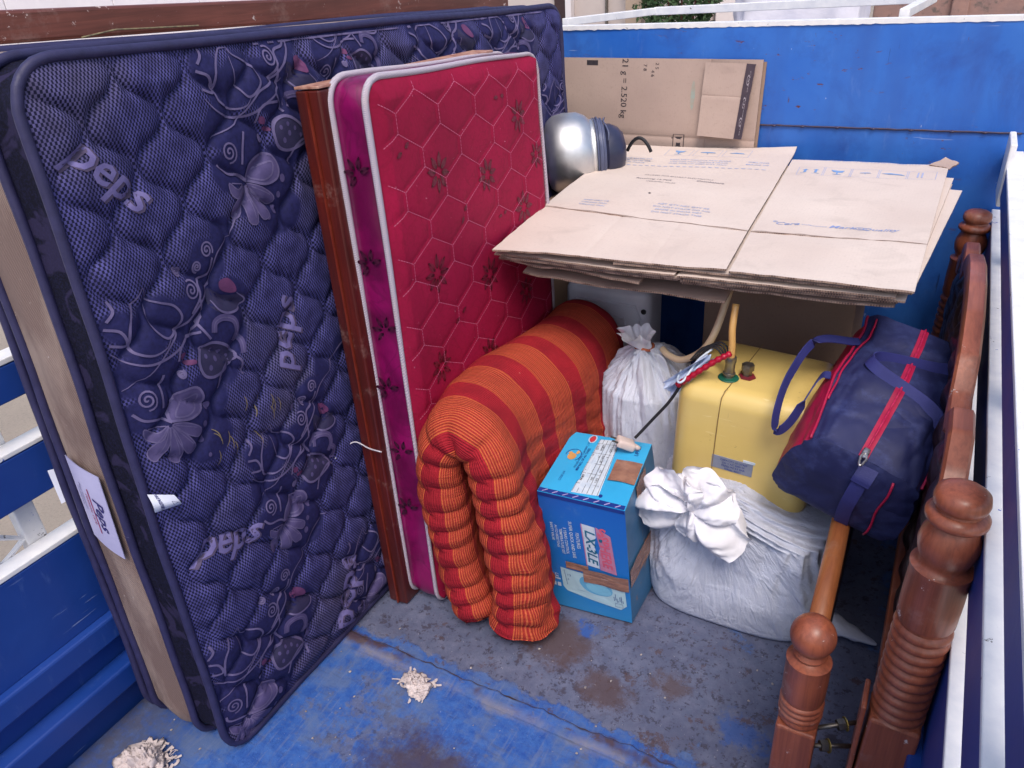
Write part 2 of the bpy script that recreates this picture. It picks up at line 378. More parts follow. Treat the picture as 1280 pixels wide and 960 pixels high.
# pale sheeted thing standing on the street behind the cab
V = []; nu, nv = 40, 26
for i in range(nu):
    for j in range(nv):
        a = 2 * PI * i / nu; t = j / (nv - 1)
        ca, sa = math.cos(a), math.sin(a); e = .35
        x = abs(ca) ** e * (1 if ca > 0 else -1); y = abs(sa) ** e * (1 if sa > 0 else -1)
        r = 1.0 if t < .8 else math.cos((t - .8) / .2 * PI / 2) ** .5
        z = -.8 + 2.15 * min(1, t / .8) + .12 * math.sin(max(0, t - .8) / .2 * PI / 2)
        n_ = fbm(i * .35, j * .3, 2) * .06
        V.append((-1.85 + x * .72 * r + n_, 10.6 + y * .5 * r + n_, z + n_ * .6))
cv = build('covered_cart', V, grid_faces(nu, nv, True), plain('white_tarpaulin', srgb(222, 220, 230), srgb(200, 200, 216), 3, .7, .4, 8, .02))
tag(cv, 'pale white sheeted load standing in the street behind the cab', 'covered load')
# shrub
m_leaf = plain('shrub_leaf', srgb(74, 100, 60), srgb(46, 72, 44), 9, .7)
sh = empty('shrub', (-3.55, 11.3, -.8), 'dark green leafy shrub growing beyond the white roof frame', 'shrub')
V = []; F = []
for k in range(5200):
    d = Vector(RNG.normal(size=3)); d.normalize(); r = RNG.uniform(.45, 1.) ** .5 * (1 + .35 * fbm(d.x * 2, d.y * 2, d.z * 2))
    c_ = Vector((-3.55 + d.x * .55 * r, 11.3 + d.y * .5 * r, 1.05 + d.z * .85 * r))
    a = Vector(RNG.normal(size=3)).normalized(); b = a.cross(Vector(RNG.normal(size=3))).normalized(); s_ = RNG.uniform(.03, .055)
    o = len(V); V += [c_ - a * s_, c_ + b * s_ * .45, c_ + a * s_, c_ - b * s_ * .45]; F.append((o, o + 1, o + 2, o + 3))
tag(build('foliage', V, F, m_leaf, sh, smooth=False), kind='stuff')
t_ = MB()
for k in range(5): t_.tube([(-3.55, 11.3, -.8), (-3.55 + .1 * (k - 2), 11.3 + .05 * math.sin(k), .1), (-3.55 + .2 * (k - 2), 11.3, 1.0)], [.04, .03, .01], 7)
t_.build('stem', m_brownbeam, sh)
# pale compound wall on the far left
lw = empty('compound_wall', (-22, 20, -.8), 'pale concrete slab wall far off beyond the brown bed frame', 'wall')
for k in range(9): box('slab', m_white_wall, lw, -24, -23.8, 4 + k * 3.4, 7.38 + k * 3.4, -.8, 3.1, .02)

# ------------------------------------------------------------------ truck cargo bed
XL, XR, YB, YF = -1.55, .157, 2.86, -.55
tr = empty('pickup_truck', (-.7, 1.2, -.8), 'blue painted metal cargo bed of a pickup truck with white edged slatted sides', 'truck')
def sheet(name, x0, x1, y0, y1, zb, zt, nx, ny, amp, seed):
    V = []
    for i in range(nx):
        for j in range(ny):
            x = x0 + (x1 - x0) * i / (nx - 1); y = y0 + (y1 - y0) * j / (ny - 1)
            V.append((x, y, zt + amp * fbm(x * 2.2 + seed, y * 2.2, 0)))
    o = len(V); F = [tuple(f) for f in grid_faces(nx, ny)]
    V += [(x0, y0, zb), (x1, y0, zb), (x1, y1, zb), (x0, y1, zb)]
    F.append((o + 3, o + 2, o + 1, o)); 
    # skirts
    F.append(tuple([i * ny for i in range(nx)][::-1] + [o, o + 1])[::-1]); F.append(tuple([i * ny + ny - 1 for i in range(nx)] + [o + 2, o + 3])[::-1])
    return build(name, V, F, m_floor, tr, smooth=False)
f1 = sheet('floor_sheet', XL, XR, YF, 1.062, -.03, -.001, 60, 60, .003, 1.); autosmooth(f1, 30)
f2 = sheet('floor_sheet', XL, XR, 1.050, YB, -.034, -.0065, 60, 60, .003, 5.); autosmooth(f2, 30)
# torn lip of the front sheet along the seam
V = []; F = []; n_ = 160
for i in range(n_):
    x = XL + (XR - XL) * i / (n_ - 1); j_ = .006 * noise.noise(Vector((x * 40, 0, 0))) + .006 * noise.noise(Vector((x * 9, 3, 0)))
    zz = .002 + .003 * max(0, noise.noise(Vector((x * 14, 7, 0))) + .2)
    V += [(x, 1.028, .0012), (x, 1.052, zz), (x, 1.068 + j_, zz + .001), (x, 1.068 + j_, -.012)]
for i in range(n_ - 1):
    for k in range(3): F.append((4 * i + k, 4 * i + 4 + k, 4 * i + 5 + k, 4 * i + 1 + k))
build('seam_lip', V, F, m_floor, tr, smooth=False)
V = []; F = []
for i in range(300):
    x = XL + (XR - XL) * i / 299; yy = 1.0705 + .006 * noise.noise(Vector((x * 40, 0, 0))) + .006 * noise.noise(Vector((x * 9, 3, 0))); w_ = .0004 + .0035 * max(0, noise.noise(Vector((x * 25, 4, 0))) + .1 * math.sin(x * 5))
    V += [(x, yy - w_ - .0006, .0052), (x, yy + w_, .0050)]
for i in range(299): F.append((2 * i, 2 * i + 2, 2 * i + 3, 2 * i + 1))
build('seam_crack', V, F, plain('black_rust', srgb(74, 58, 60), srgb(44, 36, 42), 40, .9), tr, smooth=False)
# chassis below
box('chassis_rail', m_dark, tr, -1.2, -1.08, YF, YB, -.25, -.04, .01); box('chassis_rail', m_dark, tr, -.32, -.2, YF, YB, -.25, -.04, .01)
# front wall (behind the cab)
ZW = 1.352
def wavy_panel(name, x0, x1, z0, z1, y, th, mat, amp=.004, nx=50, nz=30, seed=0.):
    V = []
    for sgn in (0, 1):
        for i in range(nx):
            for j in range(nz):
                x = x0 + (x1 - x0) * i / (nx - 1); z = z0 + (z1 - z0) * j / (nz - 1)
                V.append((x, y + th * sgn + (amp * fbm(x * 1.8 + seed, z * 2.4, seed) if 0 < j < nz - 1 else 0), z))
    o = nx * nz; F = [tuple(f) for f in grid_faces(nx, nz)] + [tuple(f[::-1]) for f in grid_faces(nx, nz, off=o)]
    for i in range(nx - 1): F.append((i * nz + nz - 1, (i + 1) * nz + nz - 1, o + (i + 1) * nz + nz - 1, o + i * nz + nz - 1)); F.append(((i + 1) * nz, i * nz, o + i * nz, o + (i + 1) * nz))
    for j in range(nz - 1):
        F.append((j, j + 1, o + j + 1, o + j)); a = (nx - 1) * nz; F.append((a + j + 1, a + j, o + a + j, o + a + j + 1))
    return autosmooth(build(name, V, F, mat, tr, smooth=False), 30)
wavy_panel('front_panel', XL, XR + .05, -.02, 1.022, YB, .02, m_blue, seed=1.)
wavy_panel('front_panel', XL, XR + .05, 1.024, ZW - .008, YB - .003, .022, m_blue, seed=6.)
sm = MB(); pts = [(XL + (XR + .03 - XL) * i / 60, YB - .004, 1.0225 + .002 * noise.noise(Vector((i * .7, 0, 0)))) for i in range(61)]
sm.tube(pts, .0032, 6)
for i in range(16):
    x = XL + .05 + i * .106 + RNG.uniform(-.02, .02); sm.lathe([(.001, -.004), (.007, -.003), (.009, 0), (.007, .003), (.001, .004)], 8, Matrix.Translation((x, YB - .004, 1.022)))
sm.build('weld_seam', plain('rusty_weld', srgb(36, 44, 86), srgb(70, 48, 46), 40, .6), tr)
V = []; F = []                                           # chipped white top edge
for i in range(140):
    x = XL + (XR + .05 - XL) * i / 139; d = .003 * noise.noise(Vector((x * 60, 1, 0))) + .002
    V += [(x, YB - .006, ZW - .012 - d * 1.2), (x, YB - .0065, ZW), (x, YB + .028, ZW + .001), (x, YB + .029, ZW - .02)]
for i in range(139):
    for k in range(3): F.append((4 * i + k, 4 * i + 4 + k, 4 * i + 5 + k, 4 * i + 1 + k))
build('top_edge', V, F, m_white, tr, smooth=False)
# cab roof guard frame of white tube, lying beyond the wall
fr = MB(); c4 = [(-1.36, 2.9, 1.362), (-1.19, 3.42, 1.352), (-.150, 3.42, 1.366), (-.20, 2.9, 1.362)]
def bar(mb, a, b, w, h):
    a = Vector(a); b = Vector(b); t = (b - a).normalized(); s_ = t.cross(Vector((0, 0, 1))).normalized() * w / 2; u = Vector((0, 0, h / 2))
    mb.hexa([a - s_ - u, a + s_ - u, b + s_ - u, b - s_ - u, a - s_ + u, a + s_ + u, b + s_ + u, b - s_ + u], .002)
for i in range(3):
    mb = MB(); bar(mb, c4[i], c4[i + 1], .03, .03 if i == 1 else .026); mb.build('guard_bar', m_white, tr)
# side structures
def side(x, sgn, ystart):
    # sgn: +1 inner face looks to +x (left side), -1 inner face looks to -x (right side)
    t = .045
    def bx(name, mat, z0, z1, d0=0., d1=t, **k):
        a, b = x - sgn * d0, x - sgn * d1
        return box(name, mat, tr, min(a, b), max(a, b), ystart, YB - .012, z0, z1, **k)
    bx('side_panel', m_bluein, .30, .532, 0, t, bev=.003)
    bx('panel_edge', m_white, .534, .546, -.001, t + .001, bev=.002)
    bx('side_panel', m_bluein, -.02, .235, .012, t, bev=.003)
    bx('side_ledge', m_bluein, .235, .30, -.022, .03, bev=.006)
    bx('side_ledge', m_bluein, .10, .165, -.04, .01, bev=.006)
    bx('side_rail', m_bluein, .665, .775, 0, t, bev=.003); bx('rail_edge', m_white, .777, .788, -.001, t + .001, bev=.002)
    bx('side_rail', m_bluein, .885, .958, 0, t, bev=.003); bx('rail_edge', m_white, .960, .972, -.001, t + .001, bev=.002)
    for yy in (.1, .62, 1.5, 2.3):
        a, b = x - sgn * (t + .003), x - sgn * (t + .035)
        box('rail_post', m_white, tr, min(a, b), max(a, b), yy - .022, yy + .022, -.1, .965, .003)
side(XL, 1, YF); side(XR, -1, YF)
# corner latch plate, white with peeled paint
lt = MB().box(XR - .006, XR + .012, 2.62, 2.80, .86, 1.04, .004); lt.build('corner_latch', m_white, tr)
MB().tube([(XL - .06, .60, .56), (XL - .06, .55, .60), (XL - .06, .52, .57), (XL - .06, .54, .53)], .008, 8, closed=True).build('rail_hook', m_white, tr)
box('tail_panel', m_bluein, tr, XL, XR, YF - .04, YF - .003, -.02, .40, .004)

# ------------------------------------------------------------------ large blue quilted mattress
def rrect(U, W, r, n=220):
    """rounded rectangle outline, evenly spaced, counter-clockwise in (u,v)"""
    pts = []
    for cx, cy, a0 in ((U - r, r, -PI / 2), (U - r, W - r, 0), (r, W - r, PI / 2), (r, r, PI)):
        for k in range(13): a = a0 + PI / 2 * k / 12; pts.append((cx + r * math.cos(a), cy + r * math.sin(a)))
    pts = np.array(pts); d = np.r_[0, np.cumsum(np.hypot(*(np.roll(pts, -1, 0) - pts).T))]
    q = np.r_[pts, pts[:1]]; t = np.linspace(0, d[-1], n, endpoint=False)
    return np.stack([np.interp(t, d, q[:, 0]), np.interp(t, d, q[:, 1])], 1)
def warp_uv(U, W, r, nu, nv):
    s, t = np.meshgrid(np.linspace(0, 1, nu), np.linspace(0, 1, nv), indexing='ij')
    v = t * W
    dv = np.maximum(0, r - v) + np.maximum(0, v - (W - r)); ins = r - np.sqrt(np.maximum(0, r * r - dv * dv))
    return ins + s * (U - 2 * ins), v
def slab_S(BL, BR, TR, TL, U, W, hf):
    BL, BR, TR, TL = [np.array(p, float) for p in (BL, BR, TR, TL)]
    def S(u, v, h=0.):
        s = np.asarray(u) / U; t = np.asarray(v) / W
        s_, t_ = s[..., None], t[..., None]
        P = BL * (1 - s_) * (1 - t_) + BR * s_ * (1 - t_) + TR * s_ * t_ + TL * (1 - s_) * t_
        P = P.copy(); P[..., 0] += h + hf(np.asarray(u), np.asarray(v)); return P
    return S
def nz(u, v, seed=0.):
    """cheap smooth pseudo-noise usable on arrays"""
    return (np.sin(u * 7.1 + 1.3 * np.sin(v * 5.3 + seed) + seed) + np.sin(v * 9.7 + 1.7 * np.sin(u * 4.1 + seed * 2)) + .6 * np.sin(u * 19 + v * 13 + seed * 3) + .4 * np.sin(v * 31 - u * 23 + seed)) / 3
MU, MW = 1.93, 1.49
def ogee(u, v):
    w_, H_ = .150, .158
    uu = u + .010 * nz(u * .8, v * .8, 2.) + .02 * v; vv = v + .008 * nz(u, v, 5.)
    ph = 2 * PI * vv / H_; dm = np.full(np.shape(uu), 9.)
    k0 = np.floor(uu / (w_ / 2)).astype(int)
    for dk in (-1, 0, 1, 2):
        k = k0 + dk; sg = np.where(k % 2 == 0, 1., -1.)
        # triangle-ish wave makes hexagonal, slightly pointed cells
        tri = np.sin(ph) + .08 * np.sin(3 * ph)
        A = .235 * w_
        xk = k * w_ / 2 + sg * A * tri
        sl = 1 / np.sqrt(1 + (A * 2 * PI / H_ * np.cos(ph)) ** 2)
        dm = np.minimum(dm, np.abs(uu - xk) * sl)
    return dm
def hblue(u, v):
    d = ogee(u, v)
    puff = .0125 * (1 - np.exp(-(d / .0125) ** 1.2)) - .003 * np.exp(-(d / .004) ** 2)
    e = np.minimum(np.minimum(u, MU - u), np.minimum(v, MW - v)); ed = np.clip(e / .05, 0, 1)
    wr = .0012 * np.sin(u * 160 + 6 * nz(u, v, 1.)) * np.exp(-(d / .02) ** 2)
    return (puff + wr) * ed ** .6 + .012 * ed + .010 * nz(u * .45, v * .4, 3.) * ed
SB = slab_S((-1.212, .645, .012), (-1.20, 2.60, .012), (-1.245, 2.60, 1.435), (-1.218, .698, 1.508), MU, MW, hblue)
mt = empty('mattress', (-1.30, 1.65, 0), 'large navy quilted mattress with flower pattern standing on its long edge', 'mattress')
# flower clusters (centre u,v, scale, mirror)
CL = [(.785, .823, 1., 1), (.775, .035, 1., 1), (1.10, 1.20, 1., 1), (.985, .45, .95, 1), (1.48, .72, 1., 1), (1.40, 1.33, .8, 1), (1.20, .02, .9, 1),
      (1.78, 1.22, 1., 1), (2.15, 1.22, 1., 1), (1.85, .35, 1., 1), (2.2, .7, 1., 1), (2.50, 1.0, .9, 1)]
Y0 = .70
def spiral(cx, cy, r, turns=2.2, a0=0., d=1):
    n = 34; return [(cx + r * (k / n) ** .85 * math.cos(a0 + d * turns * 2 * PI * k / n), cy + r * (k / n) ** .85 * math.sin(a0 + d * turns * 2 * PI * k / n)) for k in range(n + 1)]
def petal(cx, cy, ang, L, W_, n=14, tip=.6):
    P = []
    for s_ in (1, -1):
        for k in range(n):
            t = k / (n - 1) if s_ == 1 else 1 - k / (n - 1)
            wv = W_ * math.sin(PI * t ** tip) * s_; P.append((t * L, wv))
    c, s0 = math.cos(ang), math.sin(ang)
    return [(cx + x * c - y * s0, cy + x * s0 + y * c) for x, y in P]
dl = Drape(SB, .0022); dfill = Drape(SB, .0012); dred = Drape(SB, .0016); blobs = []
MOT = {'line': [[(-0.024, 0.29), (-0.036, 0.279), (-0.056, 0.259), (-0.071, 0.232), (-0.077, 0.196), (-0.069, 0.182), (-0.042, 0.168), (-0.014, 0.17), (0.002, 0.183)], [(-0.024, 0.29), (-0.018, 0.266), (-0.001, 0.254), (0.026, 0.238), (0.037, 0.213), (0.022, 0.194), (-0.002, 0.185), (-0.019, 0.202), (-0.027, 0.226), (-0.025, 0.26)], [(0.203, 0.322), (0.168, 0.309), (0.146, 0.291), (0.129, 0.257), (0.098, 0.228), (0.06, 0.203), (0.027, 0.192), (0.005, 0.177), (-0.051, 0.142), (-0.11, 0.125)], [(-0.109, 0.195), (-0.084, 0.169), (-0.047, 0.153), (-0.003, 0.154), (0.036, 0.167), (0.071, 0.183), (0.094, 0.209)], [(0.138, 0.294), (0.124, 0.269), (0.094, 0.26), (0.088, 0.232), (0.061, 0.208)], [(-0.035, 0.126), (-0.046, 0.098), (-0.055, 0.067)], [(0.004, 0.135), (0.015, 0.156), (0.036, 0.167), (0.071, 0.167)], [(-0.09, 0.287), (-0.088, 0.268), (-0.102, 0.253)], [(-0.109, 0.242), (-0.086, 0.23), (-0.081, 0.203), (-0.108, 0.211)], [(-0.107, 0.076), (-0.092, 0.057), (-0.063, 0.048), (-0.046, 0.032)], [(0.087, 0.232), (0.085, 0.197), (0.071, 0.183), (0.088, 0.145)], [(0.115, 0.216), (0.123, 0.194), (0.144, 0.178), (0.175, 0.175), (0.196, 0.187), (0.177, 0.209)], [(0.14, 0.084), (0.151, 0.067), (0.149, 0.039)], [(0.14, 0.084), (0.119, 0.083), (0.091, 0.069), (0.076, 0.042)]], 'thick': [[(0.099, 0.154), (0.107, 0.172), (0.129, 0.174), (0.154, 0.159), (0.157, 0.135), (0.143, 0.117)], [(0.151, 0.13), (0.165, 0.112), (0.16, 0.083)]], 'paisley': [(0.14, 0.084), (0.123, 0.115), (0.091, 0.136), (0.063, 0.133), (0.047, 0.114), (0.05, 0.085), (0.07, 0.071), (0.102, 0.072)], 'petA': [(-0.048, 0.038), (-0.035, 0.064), (-0.007, 0.076), (0.026, 0.07), (0.037, 0.044), (0.028, 0.023), (-0.004, 0.018), (-0.033, 0.029)], 'petAi': [(-0.035, 0.039), (-0.023, 0.052), (-0.002, 0.057), (0.023, 0.057), (0.017, 0.035), (-0.004, 0.027), (-0.023, 0.031)], 'fan': [[(-0.047, 0.027), (-0.017, 0.015), (0.011, -0.011), (0.0, -0.025), (-0.028, -0.001)], [(-0.048, 0.025), (-0.024, -0.007), (-0.009, -0.043), (-0.029, -0.048), (-0.044, -0.014)], [(-0.051, 0.024), (-0.04, -0.017), (-0.046, -0.052), (-0.066, -0.044), (-0.063, -0.009)], [(-0.054, 0.025), (-0.065, -0.007), (-0.091, -0.031), (-0.101, -0.012), (-0.076, 0.011)], [(-0.055, 0.029), (-0.077, 0.023), (-0.096, 0.04), (-0.096, 0.018), (-0.077, 0.006)]], 'dots': [(0.087, 0.121, 0.005), (0.105, 0.11, 0.005), (0.067, 0.117, 0.005), (0.087, 0.103, 0.006), (0.07, 0.091, 0.006), (0.119, 0.094, 0.005), (0.043, 0.02, 0.009), (0.024, -0.01, 0.007), (0.011, -0.038, 0.009), (0.015, -0.076, 0.005), (-0.013, -0.046, 0.008)], 'red': [[(0.143, 0.244), (0.162, 0.245), (0.176, 0.228), (0.177, 0.211), (0.156, 0.216), (0.141, 0.229)], [(0.014, 0.146), (0.027, 0.142), (0.026, 0.13), (0.013, 0.134)], [(0.022, 0.126), (0.041, 0.122), (0.041, 0.114), (0.022, 0.118)]], 'spir': [(0.129, 0.312, 0.017), (0.073, 0.251, 0.02), (0.059, 0.292, 0.01), (0.099, 0.288, 0.012), (-0.079, 0.095, 0.021), (0.006, 0.107, 0.009)], 'teal': [[(0.119, 0.238), (0.143, 0.215), (0.191, 0.201), (0.196, 0.187), (0.162, 0.175), (0.127, 0.185), (0.109, 0.208)]]}
def circ(x, y, rx, ry=None, n=10): return [(x + rx * math.cos(a), y + (ry or rx) * math.sin(a)) for a in np.linspace(0, 2 * PI, n + 1)[:-1]]
def smooth(P, n=5, closed=False): return [tuple(q) for q in catmull([tuple(p) for p in P], n, closed)]
dfill2 = Drape(SB, .0016)
for (cy_, cz_, k, mi) in CL:
    cu = cy_ - Y0 + .035; cv_ = cz_ + .005
    def inside(P): return [(min(max(u, .010), MU - .010), min(max(v, .010), MW - .010)) for u, v in P]
    T = lambda P: inside([(cu + k * mi * x, cv_ + k * y) for x, y in P])
    if not (-.1 < cu < MU and -.35 < cv_ < MW): continue
    for q in MOT['teal']: dfill.fill(T(smooth(q, 3, True)), 3)
    for q in MOT['fan']:
        dfill2.fill(T(smooth(q, 4, True)), 3); dl.line(T(smooth(q, 4, True)), .0024 * k, closed=True)
        a, b = q[0], q[len(q) // 2]; dl.line(T([(a[0] + (b[0] - a[0]) * t, a[1] + (b[1] - a[1]) * t) for t in np.linspace(.1, .85, 6)]), .002)
    dfill2.fill(T(smooth(MOT['petA'], 4, True)), 4); dl.line(T(smooth(MOT['petA'], 5, True)), .005 * k, closed=True)
    dl.line(T(smooth(MOT['petAi'], 5, True)), .0035 * k, closed=True)
    dfill.fill(T(smooth(MOT['paisley'], 4, True)), 4); dl.line(T(smooth(MOT['paisley'], 6, True)), .006 * k, closed=True)
    for x, y, r in MOT['dots']: dfill2.fill(T(circ(x, y, r * .8, r)), 1)
    for x, y, r in MOT['dots'][-5:]: dfill2.fill(T(circ(x, y, r * .8, r)), 1)
    for q in MOT['thick']: dfill2.line(T(smooth(q, 6)), .014 * k); dl.line(T(smooth(q, 6)), .0022 * k)
    for q in MOT['red']: dred.fill(T(smooth(q, 3, True)), 2)
    for q in MOT['line']:
        q2 = smooth(q, 6); dl.line(T(q2), .0050 * k, taper=len(q) > 5)
    for n_, (x, y, r) in enumerate(MOT['spir']): dl.line(T([(x + (px_ - x) * .85, py_) for px_, py_ in spiral(x, y, r, 2.1, n_ * 1.3, 1 if n_ % 2 else -1)]), .0036 * k)
    dl.line(T(smooth([(.20, .32), (.235, .36), (.27, .375), (.30, .37)], 6)), .0045 * k, taper=True)
    for x, y, r in ((0, 0, .07), (.03, -.04, .06), (.05, .04, .055), (-.03, .05, .05), (-.04, .10, .06), (-.08, .14, .045), (-.05, .2, .05), (-.01, .22, .05), (.05, .2, .055), (.09, .16, .05), (.13, .13, .06), (.11, .08, .045), (.10, .24, .05), (.13, .29, .05), (.18, .33, .035), (.16, .2, .05), (.25, .37, .03), (-.085, .24, .035), (-.09, .06, .04)):
        blobs.append((cu + k * x * mi, cv_ + k * y, r * k))
# the woven brand words
dt = Drape(SB, .0028); dt2 = Drape(SB, .0022)
for (y, z, sz, an) in ((.800, 1.312, .078, -.85), (1.10, .90, .085, 1.25), (.826, .548, .086, -.40), (1.115, .135, .11, 1.25), (1.56, 1.02, .09, 1.2), (1.5, .4, .09, .2)):
    dt2.text('peps', y - Y0 + .0035, z - .0035, sz * 1.05, an, .026, .25); dt.text('peps', y - Y0, z, sz * 1.05, an, .014, .25)  # first a bolder taupe copy, offset as a painted drop shadow
# yellowish straw bits caught in the quilting
dy = Drape(SB, .004)
for k in range(14):
    cx, cy = .17 + RNG.normal() * .03, .76 + RNG.normal() * .035; a = RNG.uniform(.9, 2.)
    if k > 5: cx, cy = .30 + RNG.normal() * .035, .77 + RNG.normal() * .03
    dy.line([(cx + t * .017 * math.cos(a + t * .3), cy + t * .017 * math.sin(a + t * .3)) for t in np.linspace(-1, 1, 6)], .0022, taper=True)

nu, nv = 470, 370
uu, vv = warp_uv(MU, MW, .075, nu, nv)
P = SB(uu, vv)
fl = np.zeros_like(uu)
for x, y, r in blobs:
    dd = np.hypot(uu - x, vv - y) + .006 * nz(uu * 6, vv * 6, x * 9); fl = np.maximum(fl, np.clip((r - dd) / .008, 0, 1))
g = N('navy_mesh_knit'); uvn = g.sep(g.n('ShaderNodeUVMap').outputs[0])
a = g.math('SINE', g.math('MULTIPLY', uvn[0], 2 * PI / .0068)); b = g.math('SINE', g.math('MULTIPLY', uvn[1], 2 * PI / .0068 * .60))
ck = g.math('MULTIPLY', a, b)
a2 = g.math('COSINE', g.math('MULTIPLY', uvn[0], 2 * PI / .0068)); b2 = g.math('COSINE', g.math('MULTIPLY', uvn[1], 2 * PI / .0068 * .60))
hole = g.ramp(ck, -.18, .22)
fla = g.attr('flower')[2]
p = g.pos()
thread = g.mix(g.ramp(g.noise(p, 30, 4.), .35, .65), srgb(82, 80, 142), srgb(54, 52, 104))
gold = g.mix(g.ramp(g.noise(p, 3.5, 2.), .5, .7, 0, .25), thread, srgb(120, 110, 110))
knit = g.mix(hole, gold, srgb(14, 14, 46))
plainf = g.mix(g.ramp(g.noise(p, 120, 3.), .3, .7), srgb(24, 24, 66), srgb(34, 34, 84))
c = g.mix(fla, knit, plainf)
lint = g.ramp(g.noise(p, 48, 5., .75), .72, .75, 0, .35); c = g.mix(lint, c, srgb(150, 150, 180))
h = g.math('MULTIPLY', g.math('SUBTRACT', 1.0, hole), g.math('SUBTRACT', 1.0, fla))
m_knit = g.fin(c, .8, g.bump(h, .5, .0012), Specular_IOR_Level=.3)
top = build('quilted_panel', P.reshape(-1, 3), grid_faces(nu, nv), m_knit, mt, uv=np.stack([uu, vv], -1).reshape(-1, 2), attrs={'flower': fl.ravel()})
def thread_mat(name, c1, c2):
    return plain(name, c1, c2, 30, .75, .5, 260, .0006)
m_line = thread_mat('pale_lilac_print', srgb(106, 96, 136), srgb(78, 70, 108)); m_fillp = thread_mat('dull_purple_print', srgb(44, 38, 74), srgb(34, 32, 66))
m_redp = thread_mat('plum_print', srgb(104, 52, 96), srgb(80, 40, 80)); m_word = thread_mat('lilac_word', srgb(116, 108, 158), srgb(94, 86, 136)); m_wordsh = thread_mat('taupe_word_shadow', srgb(82, 70, 98), srgb(70, 60, 88))
for nm, d_, m_ in (('printed_petals', dfill, m_fillp), ('printed_flower', dfill2, thread_mat('mauve_print', srgb(84, 74, 118), srgb(66, 58, 100))), ('printed_red_buds', dred, m_redp), ('printed_tendrils', dl, m_line), ('woven_word', dt2, m_wordsh), ('woven_word', dt, m_word), ('straw_bits', dy, plain('straw', srgb(140, 122, 84), srgb(100, 88, 64), 30, .7))):
    o = d_.build(nm, m_, top)
    o['kind'] = 'stuff'
# border strips and piping
NO = 420; ol = rrect(MU, MW, .078, NO)
def ring(depth, out=0., wob=0.):
    c = np.array([MU / 2, MW / 2]); d = ol - c; u = ol[:, 0] + out * np.sign(d[:, 0]) * (np.abs(d[:, 0]) > MU / 2 - .05); v = ol[:, 1] + out * np.sign(d[:, 1]) * (np.abs(d[:, 1]) > MW / 2 - .05)
    v = np.maximum(v, 0.0)
    Q = slab_flat(u, v); Q[:, 0] -= depth
    if wob:
        t = np.arange(NO); Q[:, 0] += wob * np.sin(t * .11) * .6 + wob * .5 * np.sin(t * .37 + depth * 50); Q[:, 2] += wob * .8 * np.sin(t * .09 + depth * 30); Q[:, 1] += wob * .6 * np.sin(t * .13 + 2)
    return Q
_flat = slab_S((-1.212, .645, .012), (-1.20, 2.60, .012), (-1.245, 2.60, 1.435), (-1.218, .698, 1.508), MU, MW, lambda u, v: 0 * u)
def slab_flat(u, v): return _flat(u, v)
m_pipe = plain('navy_piping', srgb(46, 44, 84), srgb(36, 34, 70), 40, .6, .5, 400, .0006, dirt=(srgb(120, 118, 140), 60., .70))
g = N('navy_border_knit'); p = g.pos()
f = g.ramp(g.noise(g.scale(p, 1, 1, 1), 260, 2., .6), .45, .6); c = g.mix(f, srgb(8, 8, 26), srgb(20, 20, 46))
c = g.mix(g.ramp(g.noise(p, 11, 3., .5, 1.5), .55, .6, 0, .5), c, srgb(52, 46, 80)); m_bord = g.fin(c, .85, g.bump(g.noise(p, 200, 3.), .5, .001), Specular_IOR_Level=.2)
g = N('tan_border_fabric'); p = g.pos()
wv = g.math('MULTIPLY', g.math('SINE', g.math('MULTIPLY', g.sep(p)[2], 1500.)), g.math('SINE', g.math('MULTIPLY', g.sep(p)[0], 1500.)))
c = g.mix(g.ramp(wv, -.3, .5), srgb(128, 106, 98), srgb(92, 76, 74))
c = g.mix(g.ramp(g.noise(g.scale(p, 3, 3, 1), 3.2, 5., .6), .45, .62, 0, .5), c, srgb(170, 152, 142))
c = g.mix(g.ramp(g.noise(p, 40, 5., .7), .66, .72, 0, .6), c, srgb(205, 198, 195))
m_tan = g.fin(c, .85, g.bump(wv, .5, .0008))
def strip(name, d0, d1, mat, bulge=.008, nn=9):
    V = []
    for k in range(nn):
        t = k / (nn - 1); q = ring(d0 + (d1 - d0) * t, bulge * math.sin(PI * t) - .001); q[:, 2] = np.maximum(q[:, 2], .002)
        a_ = np.arange(NO); q[:, 1] += .002 * np.sin(a_ * .21 + k) * math.sin(PI * t); V.append(q)
    V = np.stack(V, 1).reshape(-1, 3); return build(name, V, grid_faces(NO, nn, True), mat, mt)
strip('border', .0, .092, m_bord, -.006); strip('border', .092, .235, m_tan, .010); strip('border', .235, .268, m_bord, .002)
for dpt, r, wb in ((-.002, .0088, .0024), (.093, .0088, .003), (.236, .0085, .003), (.268, .0085, .003)):
    q = ring(dpt, .004, wb); q[:, 2] = np.maximum(q[:, 2], r); MB().tube([tuple(x) for x in q], r, 10, closed=True).build('piping', m_pipe, mt, smooth=True)
q = ring(.268); build('back_panel', np.vstack([q, q.mean(0)[None]]), [(i, (i + 1) % NO, NO) for i in range(NO)], m_bord, mt, smooth=False)
